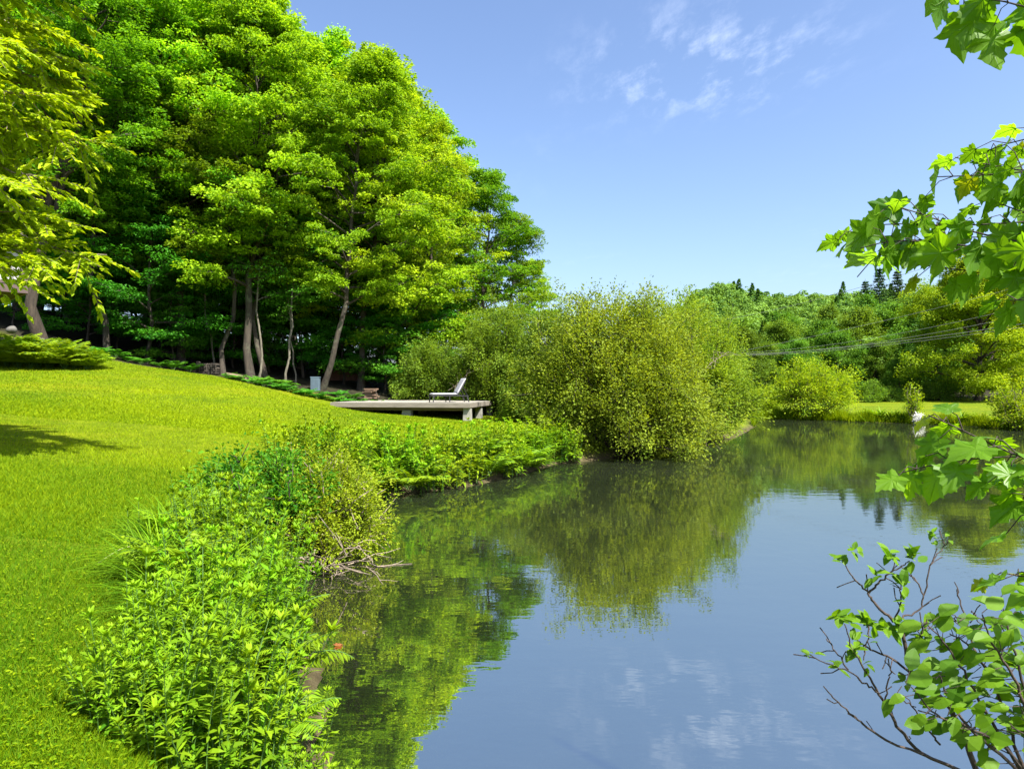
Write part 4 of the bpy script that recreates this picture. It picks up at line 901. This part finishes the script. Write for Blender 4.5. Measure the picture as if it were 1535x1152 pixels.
# woodpile: split logs stacked on the slope
g = on_ground(312, 36.4); pile = thing('woodpile', 'small dark pile of split firewood left of the straight grey trunk', 'woodpile', g, .1); mb = MB()
for i in range(46):
    row = i // 9; x = -.52 + (i % 9) * .125 + rr.normal(0, .015); z = .06 + row * .115
    r = rr.uniform(.05, .068); a = rr.uniform(0, 6.28); n = 5
    ring = [[x + math.cos(a + 6.283 * k / n) * r, 0, z + math.sin(a + 6.283 * k / n) * r] for k in range(n)]
    y0, y1 = -.22 + rr.normal(0, .02), .22; v = [[p_[0], y0, p_[2]] for p_ in ring] + [[p_[0], y1, p_[2]] for p_ in ring]
    t_ = rr.uniform(0, 1); mb.add(v, [[k, (k + 1) % n, n + (k + 1) % n, n + k] for k in range(n)], t_); mb.add(v, [list(range(n))[::-1], [n + k for k in range(n)]], t_)
mb.build('split_logs', M_SPLIT, pile)
g0 = on_ground(340, 35.6, .14); g1 = on_ground(371, 35.4, .15); mb = MB(); mb.tube([g0, (g0 + g1) / 2 + [0, 0, .03], g1], [.17, .16, .15], 10); tag(mb.build('log', M_LOG), 'pale cut log lying at the foot of the stoutest maple trunk', 'log')
# pile of brown planks
g = on_ground(556, 38.5); planks = thing('plank_pile', 'loose pile of brown planks at the woodland edge behind the deck', 'plank pile', g, -.3)
for i in range(7):
    mb = MB(); mb.box((rr.normal(0, .06), rr.normal(0, .08), .06 + i * .085), (rr.uniform(.6, .85), .32, .07), rr.normal(0, .22), rr.uniform(.2, .9)); mb.build('plank', M_PLANKO, planks)
for sx_ in (-1, 1):
    mb = MB(); mb.tube([[sx_ * .42 - .5 * (sx_ < 0), .1, .0], [sx_ * .30, .0, .42]], .03, 5); mb.build('leaning_stick', M_SPLIT, planks)
# utility box
g = on_ground(473, 37.6); ub = thing('utility_box', 'grey blue ribbed metal box left of the leaning maple trunk', 'utility box', g, .1)
mb = MB(); mb.box((0, 0, .36), (.46, .40, .72)); mb.build('cabinet', M_BOXBLUE, ub)
mb = MB(); mb.box((0, 0, .745), (.50, .44, .05)); mb.build('lid', M_BOXBLUE, ub)
mb = MB()
for i in range(6): mb.box((-.18 + i * .072, -.212, .36), (.022, .02, .6))
mb.build('ribs', plain_mat('painted_grey_dark', (.06, .085, .10), .5), ub)
# red-brown board fence behind
A = on_ground(486, 43); B = on_ground(545, 44); dv_ = B - A; L_ = np.linalg.norm(dv_[:2])
fence = thing('board_fence', 'dark red brown board fence in the shade behind the leaning maple', 'fence', A, math.atan2(dv_[1], dv_[0])); mb = MB()
for i in range(int(L_ / .16)): mb.box((.08 + i * .16, 0, .45), (.15, .025, 1.0), 0, rr.uniform(.1, .9))
mb.build('boards', M_RUST, fence)
mb = MB(); mb.box((L_ / 2, .04, .25), (L_, .05, .09)); mb.box((L_ / 2, .04, .75), (L_, .05, .09)); mb.build('rails', M_RUST, fence)

# ------------------------------------------------------------------ maple at the right, reaching over the water
HALF = [(.0, .0), (.12, -.06), (.24, -.11), (.40, -.10), (.37, .0), (.45, .06), (.37, .15), (.47, .20), (.55, .30), (.66, .40), (.55, .43), (.53, .50), (.42, .50), (.30, .50), (.31, .60), (.38, .68), (.27, .72), (.23, .82), (.13, .88), (.09, .95), (0, 1.08)]
OUT = np.array(HALF + [(-x, y) for x, y in HALF[-2:0:-1]])
def maple_leaf(mb, base, T, N, size, rng, tint):
    T = norm(np.asarray(T, float)); N = np.asarray(N, float); B = norm(np.cross(T, N)); N = np.cross(B, T)
    sk = rng.normal(0, .08); o = OUT * rng.uniform(.92, 1.08, OUT.shape) ** .6
    x, y = o[:, 0], o[:, 1]
    cup = rng.uniform(-.05, .30); dr = rng.uniform(.05, .38); wv = rng.uniform(.02, .07)
    z = cup * np.abs(x) - dr * y ** 2 - .22 * x ** 2 + wv * np.sin(9 * y + 6 * np.abs(x))
    ring = base + (B * (x + sk * y)[:, None] + T * y[:, None] + N * z[:, None]) * size
    inner = base + (B * (x * .45 + sk * (y * .45 + .15))[:, None] + T * (y * .45 + .16)[:, None] + N * (z * .3 + .012)[:, None]) * size
    c = base + (T * .30 + N * .02) * size; n = len(ring); k = np.arange(n); k2 = (k + 1) % n
    mb.add(np.concatenate([ring, inner, c[None]]), np.stack([k, k2, n + k2, n + k], 1), tint)
    mb.F.setdefault(3, []).append(np.stack([n + k, n + k2, np.full(n, 2 * n)], 1) + mb.n - 2 * n - 1); mb.T.setdefault(3, []).append(np.full(n, tint))
    for tip in (20, 9, 31, 3, 37):   # raised veins from the leaf stalk to each lobe
        mb.tube([base, (base + inner[tip]) / 2 + (c - base) * .12, inner[tip], (inner[tip] * .35 + ring[tip] * .65)], [.0013, .0011, .0009, .0004], 3, min(1.0, tint + .35), cap=False)
rng = np.random.default_rng(77)
MX = np.array([3.1, 1.15, G(3.1, 1.15)])
maple = thing('near_maple', 'maple just outside the right picture edge whose leafy branches reach over the water', 'tree', MX)
tm = MB(); lm = MB(); ly = MB(); lr_ = MB()
tm.tube(np.array([[0, 0, -.2], [.02, 0, 1.2], [.05, .03, 2.4], [0, .05, 3.6], [.05, 0, 5.5]]), [.12, .10, .085, .06, .02], 10)
def leaf_at(pt, node, size, T, N, dest=None, tint=None):
    pt = np.asarray(pt, float); node = np.asarray(node, float)
    m_ = (pt + node) / 2 + np.array([0, 0, .015]); tm.tube([node, m_, pt], [.0016, .0013, .0011], 4, cap=False)
    maple_leaf(dest or lm, pt, T, N, size, rng, np.clip(rng.normal(.5, .2), 0, 1) if tint is None else tint)
def maple_branch(pts, r0, step, sz, hang, start_h, face=(-.1, .62, .62), skip=.0, tipyoung=.25):
    q = np.array([P(*a_) for a_ in pts]) - MX
    st = np.array([0.02, .02, start_h])
    full = np.vstack([st, (st + q[0]) / 2 + [0, 0, .08], q]); u = np.concatenate([[0], np.cumsum(np.linalg.norm(np.diff(full, axis=0), axis=1))])
    uu = np.linspace(0, u[-1], 40); c = np.stack([np.interp(uu, u, full[:, k]) for k in range(3)], 1)
    for _ in range(3): c[1:-1] = (c[:-2] + 2 * c[1:-1] + c[2:]) / 4
    tm.tube(c, np.linspace(r0, .0016, 40), 6, cap=False)
    s = u[2] * .9; k = 0
    while s < u[-1]:
        b0 = np.array([np.interp(s, uu, c[:, j]) for j in range(3)]); t_ = norm(np.array([np.interp(min(s + .02, u[-1]), uu, c[:, j]) for j in range(3)]) - b0 + 1e-6)
        sd = norm(np.cross(t_, [0, 0, 1.])); tip = (s - u[2]) / (u[-1] - u[2] + 1e-6)
        for sg in (-1, 1):
            if rng.uniform() < skip: continue
            if k % 2: off = np.array([0, 0, sg * .6]) + sd * rng.normal(0, .3)
            else: off = sd * sg
            pl = rng.uniform(.03, .085); pt = b0 + norm(off + t_ * .7 + [0, 0, -.2] + rng.normal(0, .25, 3)) * pl
            T = norm(t_ * .55 + off * .45 + np.array([0, 0, -hang]) + rng.normal(0, .28, 3)); N = norm(np.asarray(face) + rng.normal(0, .30, 3))
            if abs(T @ N) > .8: N = norm(N + np.array([0, .6, .3]))
            young = rng.uniform() < .7 * tipyoung * tip ** 3
            leaf_at(pt, b0, sz * rng.uniform(.55, .98) * (1 - .35 * max(0, tip - .7)) * (.62 if young else 1), T, N, ly if young else lm)
        s += step * rng.uniform(.7, 1.3); k += 1

maple_branch([(1560, 384, 1.7), (1455, 368, 1.85), (1360, 360, 1.95), (1325, 352, 2.0), (1290, 372, 2.05)], .009, .075, .108, .75, 2.0)
maple_branch([(1560, 372, 1.75), (1424, 340, 1.9), (1385, 318, 2.0), (1345, 312, 2.05), (1325, 304, 2.08)], .008, .075, .10, .7, 2.05)
maple_branch([(1424, 340, 1.9), (1385, 338, 2.0), (1335, 332, 2.1), (1290, 336, 2.15), (1272, 350, 2.2)], .004, .075, .10, .65, 2.1)
maple_branch([(1325, 360, 2.0), (1305, 385, 2.02), (1285, 415, 2.02)], .0025, .10, .115, .8, 2.0, skip=.35)
maple_branch([(1560, 430, 1.75), (1480, 410, 1.9), (1420, 400, 2.0), (1385, 398, 2.05)], .005, .085, .11, .8, 1.9, skip=.1)
maple_branch([(1550, 256, 1.75), (1493, 262, 1.85), (1440, 264, 1.95), (1405, 265, 2.0)], .006, .085, .10, .7, 2.3, skip=.1, tipyoung=.5)
maple_branch([(1540, 258, 1.75), (1508, 253, 1.9), (1470, 244, 2.0), (1432, 236, 2.05)], .005, .085, .085, .45, 2.35, skip=.15, tipyoung=.7)
maple_branch([(1550, 205, 1.8), (1510, 214, 1.9), (1480, 226, 2.0)], .004, .075, .085, .5, 2.4, skip=.1)
maple_branch([(1550, 330, 1.8), (1505, 305, 1.9), (1480, 300, 2.0)], .004, .08, .10, .6, 2.2, skip=.1)
maple_branch([(1560, 300, 1.8), (1530, 290, 1.85), (1515, 300, 1.9)], .004, .07, .10, .7, 2.2)
maple_branch([(1560, 455, 1.6), (1530, 445, 1.7), (1515, 450, 1.75)], .004, .09, .10, .9, 1.8, skip=.3)
maple_branch([(1580, 30, 1.6), (1500, -5, 1.7), (1440, -8, 1.75), (1410, 0, 1.8)], .006, .095, .12, .95, 2.8, skip=.2)
maple_branch([(1580, -10, 1.6), (1500, -30, 1.7), (1450, -35, 1.8)], .005, .10, .12, .8, 2.9, skip=.2)
# lower branch: seen from above, top sides showing
maple_branch([(1570, 702, 1.45), (1504, 678, 1.55), (1447, 645, 1.65), (1408, 626, 1.72), (1392, 622, 1.75)], .0065, .075, .092, .42, 1.35, face=(-.15, -.25, .95), tipyoung=.1)
maple_branch([(1504, 678, 1.55), (1440, 694, 1.6), (1390, 690, 1.66), (1352, 708, 1.70)], .004, .065, .095, .5, 1.3, face=(-.2, -.35, .9), tipyoung=.1)
maple_branch([(1560, 735, 1.45), (1520, 722, 1.5), (1498, 715, 1.55)], .003, .07, .09, .55, 1.2, face=(-.1, -.3, .9))
maple_branch([(1560, 770, 1.4), (1535, 760, 1.45)], .003, .07, .09, .6, 1.15, face=(-.1, -.3, .9), tipyoung=.8)
maple_branch([(1575, 870, 1.4), (1540, 860, 1.45), (1522, 862, 1.5)], .003, .05, .075, .4, 1.0, face=(-.1, -.4, .9), tipyoung=1.5)
tm.build('trunk', M_TWIGD, maple, True); lm.build('leaves', M_MAPLE, maple)
o = ly.build('young_leaves', M_MAPLEY, maple); o['label'] = 'yellow young leaves'

# ------------------------------------------------------------------ bare-twigged shrub at lower right, from measured stems
def z3(u, v, d): return P(1180 + u / 3.49, 760 + v / 3.49, d)
g = np.array([1.62, 2.45, G(1.62, 2.45)]); bs = thing('budding_shrub', 'half bare dark twigged shrub with small leaf tufts before the water', 'shrub', g)
tm = MB(); lm2 = MB(); rng = np.random.default_rng(88)
def ov_leaf(mb, base, T, N, L, W, tint):
    T = norm(np.asarray(T, float)); B = norm(np.cross(T, N)); N = np.cross(B, T)
    y = np.array([0, .18, .42, .68, .88, 1.0]); wd = np.array([.03, .36, .5, .40, .18, .0]) * W
    dr = -rng.uniform(.02, .5) * y ** 2 * L + .02 * L * np.sin(y * 7 + rng.uniform(0, 6)); cup = rng.uniform(.0, .4)
    l = base + T * (y * L)[:, None] - B * wd[:, None] + N * (dr + cup * wd)[:, None]; r = base + T * (y * L)[:, None] + B * wd[:, None] + N * (dr + cup * wd)[:, None]; c = base + T * (y * L)[:, None] + N * dr[:, None]
    n = len(y); k = np.arange(n - 1)
    mb.add(np.concatenate([l, c, r]), np.concatenate([np.stack([k, n + k, n + k + 1, k + 1], 1), np.stack([n + k, 2 * n + k, 2 * n + k + 1, n + k + 1], 1)]), tint)
def stem(pts, d0, d1, r0, r1=.0018, twigs=3):
    n = len(pts); dpt = np.linspace(d0, d1, n); q = np.array([z3(u, v, dd_) for (u, v), dd_ in zip(pts, dpt)]) - g
    u = np.linspace(0, 1, n); uu = np.linspace(0, 1, n * 4); c = np.stack([np.interp(uu, u, q[:, k]) for k in range(3)], 1)
    for _ in range(2): c[1:-1] = (c[:-2] + 2 * c[1:-1] + c[2:]) / 4
    c[1:-1] += rng.normal(0, .0025, c[1:-1].shape)
    tm.tube(c, np.linspace(r0, r1, len(c)), 6, cap=True)
    for i in range(twigs):
        k = int(rng.uniform(.3, .95) * (len(c) - 2)); t_ = norm(c[k + 1] - c[k]); e = c[k] + norm(t_ + rng.normal(0, .8, 3) + [0, 0, .2]) * rng.uniform(.03, .08)
        tm.tube([c[k], (c[k] + e) / 2 + rng.normal(0, .004, 3), e], [.0022, .0018, .0022], 4)
    return c
def tuft(u, v, d, n, L):
    b0 = z3(u, v, d) - g
    for i in range(n):
        T = norm(rng.normal(0, .75, 3) + [0, 0, .55]); N = norm(np.array([0, -.2, 1.]) - T * .3 + rng.normal(0, .25, 3))
        ov_leaf(lm2, b0 + rng.normal(0, .008, 3), T, N, L * rng.uniform(.7, 1.2), L * .55, np.clip(rng.normal(.65, .2), 0, 1))
root3 = [(1180, 1900), (1000, 1400)]
stem(root3 + [(905, 1145), (820, 1000), (690, 900), (640, 850), (622, 740), (600, 650), (560, 597), (500, 545), (440, 480), (425, 450), (380, 400), (330, 350), (300, 290)], 2.45, 2.55, .011)
stem([(425, 450), (470, 400), (540, 340), (600, 305), (640, 280)], 2.53, 2.5, .0045)
stem([(560, 597), (620, 565), (700, 540), (715, 460), (690, 400), (640, 350), (590, 312)], 2.52, 2.58, .004)
stem([(715, 460), (740, 340), (760, 270), (820, 220), (840, 170)], 2.55, 2.6, .003)
stem([(560, 597), (590, 500), (592, 430), (600, 400)], 2.52, 2.5, .0035)
stem(root3 + [(700, 1300), (575, 1145), (510, 1020), (470, 950), (400, 840), (330, 720), (300, 610)], 2.45, 2.45, .008)
stem([(690, 900), (550, 790), (440, 750), (370, 700), (330, 640)], 2.5, 2.56, .005)
stem([(480, 970), (400, 920), (320, 850), (170, 800), (110, 770)], 2.45, 2.42, .0035)
stem([(320, 850), (260, 760), (205, 685)], 2.44, 2.5, .003)
stem(root3 + [(550, 1240), (400, 1140), (350, 1090), (250, 1000), (190, 935)], 2.4, 2.3, .006)
stem([(510, 1020), (530, 900), (545, 840), (510, 800)], 2.44, 2.42, .003)
stem([(800, 1240), (720, 1130), (660, 1050), (600, 990)], 2.45, 2.4, .004)
stem([(690, 800), (685, 700), (720, 620), (750, 545)], 2.5, 2.45, .003)
stem([(1180, 1000), (1000, 800), (950, 640), (905, 500), (875, 390)], 2.35, 2.5, .005)
stem([(960, 640), (880, 590), (810, 540)], 2.45, 2.4, .003)
stem([(425, 620), (420, 690), (400, 800)], 2.5, 2.46, .003)
stem([(1010, 620), (985, 560), (965, 540)], 2.4, 2.4, .002)
for a_ in [(285, 270, 2.5, 6, .045), (345, 225, 2.5, 6, .04), (460, 355, 2.5, 7, .045), (545, 250, 2.5, 8, .055), (650, 265, 2.5, 10, .055), (600, 405, 2.5, 8, .055), (605, 505, 2.5, 4, .035), (270, 575, 2.5, 7, .06), (330, 600, 2.52, 6, .055), (400, 600, 2.52, 8, .05), (460, 620, 2.52, 7, .05), (350, 690, 2.5, 5, .045), (520, 640, 2.5, 8, .055), (590, 620, 2.5, 7, .05), (660, 640, 2.5, 6, .05), (440, 680, 2.5, 5, .045), (350, 740, 2.46, 6, .045), (330, 790, 2.45, 7, .045), (250, 830, 2.43, 5, .04), (110, 770, 2.42, 6, .035), (400, 820, 2.46, 4, .035), (750, 150, 2.6, 5, .04), (840, 165, 2.6, 3, .03), (790, 195, 2.6, 3, .03), (620, 910, 2.48, 5, .05), (700, 680, 2.48, 6, .05), (740, 650, 2.48, 5, .045)]:
    tuft(*a_)
tm.build('branches', M_TWIGD, bs, True); lm2.build('leaves', M_VIB, bs)
# broad-leaved shrub
g = np.array([1.95, 2.25, G(1.95, 2.25)]); vb = thing('broadleaf_shrub', 'shrub with broad oval leaves filling the lower right corner', 'shrub', g); tm = MB(); lm2 = MB(); rng = np.random.default_rng(89)
root3 = [(1400, 1900), (1250, 1400)]
stems = [root3 + [(1000, 1200), (900, 1080), (830, 960), (800, 880)], root3 + [(1080, 1150), (950, 900), (850, 740), (735, 615)], root3 + [(1150, 1100), (1050, 860), (930, 700), (850, 660)], root3 + [(1250, 1000), (1130, 800), (1060, 690), (1020, 560)], root3 + [(1260, 1050), (1200, 800), (1150, 620), (1130, 530)], root3 + [(1330, 950), (1290, 700), (1220, 540)], root3 + [(1150, 1250), (940, 1140), (760, 1080), (650, 940)], root3 + [(1350, 1200), (1300, 900), (1260, 760)]]
for i, s_ in enumerate(stems):
    d0 = 2.2; c = stem(s_, d0, 2.15 + .12 * (i % 3), .007, .002, 4)
    k0 = int(len(c) * .36); sd_ = 1
    for k in range(k0, len(c), 1):
        for rep in range(2):
            if rng.uniform() < .27: continue
            t_ = norm(c[min(k + 1, len(c) - 1)] - c[max(k - 1, 0)]); sd = norm(np.cross(t_, [0, 1., .2])); sd_ = -sd_
            b0 = c[k] + rng.normal(0, .012, 3); T = norm(sd * sd_ + t_ * .35 + rng.normal(0, .35, 3)); pb = b0 + T * rng.uniform(.015, .05)
            tm.tube([b0, pb], [.0016, .0012], 4, cap=False)
            N = norm(np.array([-.1, -.45, .85]) + rng.normal(0, .35, 3)); L = rng.uniform(.045, .085)
            ov_leaf(lm2, pb, T, N, L, L * rng.uniform(.6, .75), np.clip(rng.normal(.5, .22), 0, 1))
tm.build('branches', M_TWIGD, vb, True); lm2.build('leaves', M_VIB, vb)
# a fallen leaf floating on the pond
mb = MB(); q = P(503, 969, 5.655); rng = np.random.default_rng(4); maple_leaf(mb, np.array([q[0], q[1], .012]), [.6, .6, .02], [0, 0, 1.], .07, rng, .6); tag(mb.build('fallen_leaf', M_MAPLER), 'single orange leaf floating on the pond near the weeds', 'leaf')

# ------------------------------------------------------------------ grass blades of the lawn
rng = np.random.default_rng(123)
def blades(n, y0, y1, pw, hmin, hmax, wk, tm_=0.0, xl=-.80):
    u = rng.uniform(0, 1, n); y = (y0 ** (1 - pw) + u * (y1 ** (1 - pw) - y0 ** (1 - pw))) ** (1 / (1 - pw)); x = rng.uniform(xl, .1, n) * y
    d = shore_dist(x, y); keep = (d > .12) & (forest_mask(x, y) < .5); x, y = x[keep], y[keep]; z = terrain(x, y); m_ = len(x)
    patch = .5 + .5 * np.sin(x * 1.1 + 2 * np.sin(y * .7)) * np.sin(y * .9 + x * .3)
    h = rng.uniform(hmin, hmax, m_) * (.75 + .5 * patch); a = rng.uniform(0, 6.28, m_); ln = rng.uniform(.2, 1.1, m_)
    b = rng.uniform(0, 6.28, m_); wv = wk * rng.uniform(.7, 1.3, m_)
    c = np.stack([x, y, z - .004], 1); sd = np.stack([np.cos(a), np.sin(a), np.zeros(m_)], 1) * (wv / 2)[:, None]
    tip = c + np.stack([np.cos(b) * ln * h, np.sin(b) * ln * h, h], 1)
    k = np.arange(m_)[:, None] * 3
    return np.stack([c - sd, c + sd, tip], 1).reshape(-1, 3), k + [[0, 1, 2]], np.clip(rng.normal(.52 + tm_, .2, m_) + .28 * (patch - .5) + .14 * np.sin(x * .5 + 1.3 * np.sin(y * .31)), 0, 1)
mb = MB()
mb.add(*blades(240000, 2.3, 9.5, 1.5, .020, .060, .0045, -.34)); mb.add(*blades(230000, 5.5, 20, 1.6, .022, .055, .009, -.1)); mb.add(*blades(170000, 15, 40, 1.3, .03, .06, .024))
# small flat leaves of clover and plantain among the blades
n = 20000; y = 2.3 + rng.uniform(0, 1, n) ** 1.8 * 7; x = rng.uniform(-.8, 0, n) * y; d = shore_dist(x, y); k_ = d > .5; x, y = x[k_], y[k_]; c = np.stack([x, y, terrain(x, y) + rng.uniform(.015, .045, len(x))], 1)
T = norm(np.stack([rng.normal(0, 1, len(x)), rng.normal(0, 1, len(x)), rng.normal(.1, .25, len(x))], 1)); mb.leaves(c, T, norm(np.array([0, 0, 1.]) + rng.normal(0, .35, (len(x), 3))), rng.uniform(.012, .028, len(x)), rng.uniform(.006, .013, len(x)), .1, np.clip(rng.normal(.3, .2, len(x)), 0, 1))
tag(mb.build('lawn_grass', M_GRASSB), 'mown bright green lawn grass', 'grass', kind='stuff')
# far bank fringe
n = 16000; t_ = rng.uniform(0, 1, n); seg = SHORE[14:22]; cu = np.linspace(0, 1, len(seg)); x = np.interp(t_, cu, seg[:, 0]); y = np.interp(t_, cu, seg[:, 1])
off = rng.uniform(-.1, 1.2, n); x += off * .3; y += off * .9; z = terrain(x, y); h = rng.uniform(.1, .5, n) * (.5 + np.abs(np.sin(t_ * 40))); a = rng.uniform(0, 6.28, n); wv = .05
c = np.stack([x, y, np.maximum(z, 0) - .02], 1); sd = np.stack([np.cos(a), np.sin(a), np.zeros(n)], 1) * wv / 2; tip = c + np.stack([rng.normal(0, .3, n) * h, rng.normal(-.1, .3, n) * h, h], 1)
mb = MB(); mb.add(np.stack([c - sd, c + sd, tip], 1).reshape(-1, 3), np.arange(n)[:, None] * 3 + [[0, 1, 2]], np.clip(rng.normal(.5, .25, n), 0, 1))
tag(mb.build('bank_grass', M_GRASSB), 'rough grass fringe along the far pond edge', 'grass', kind='stuff')
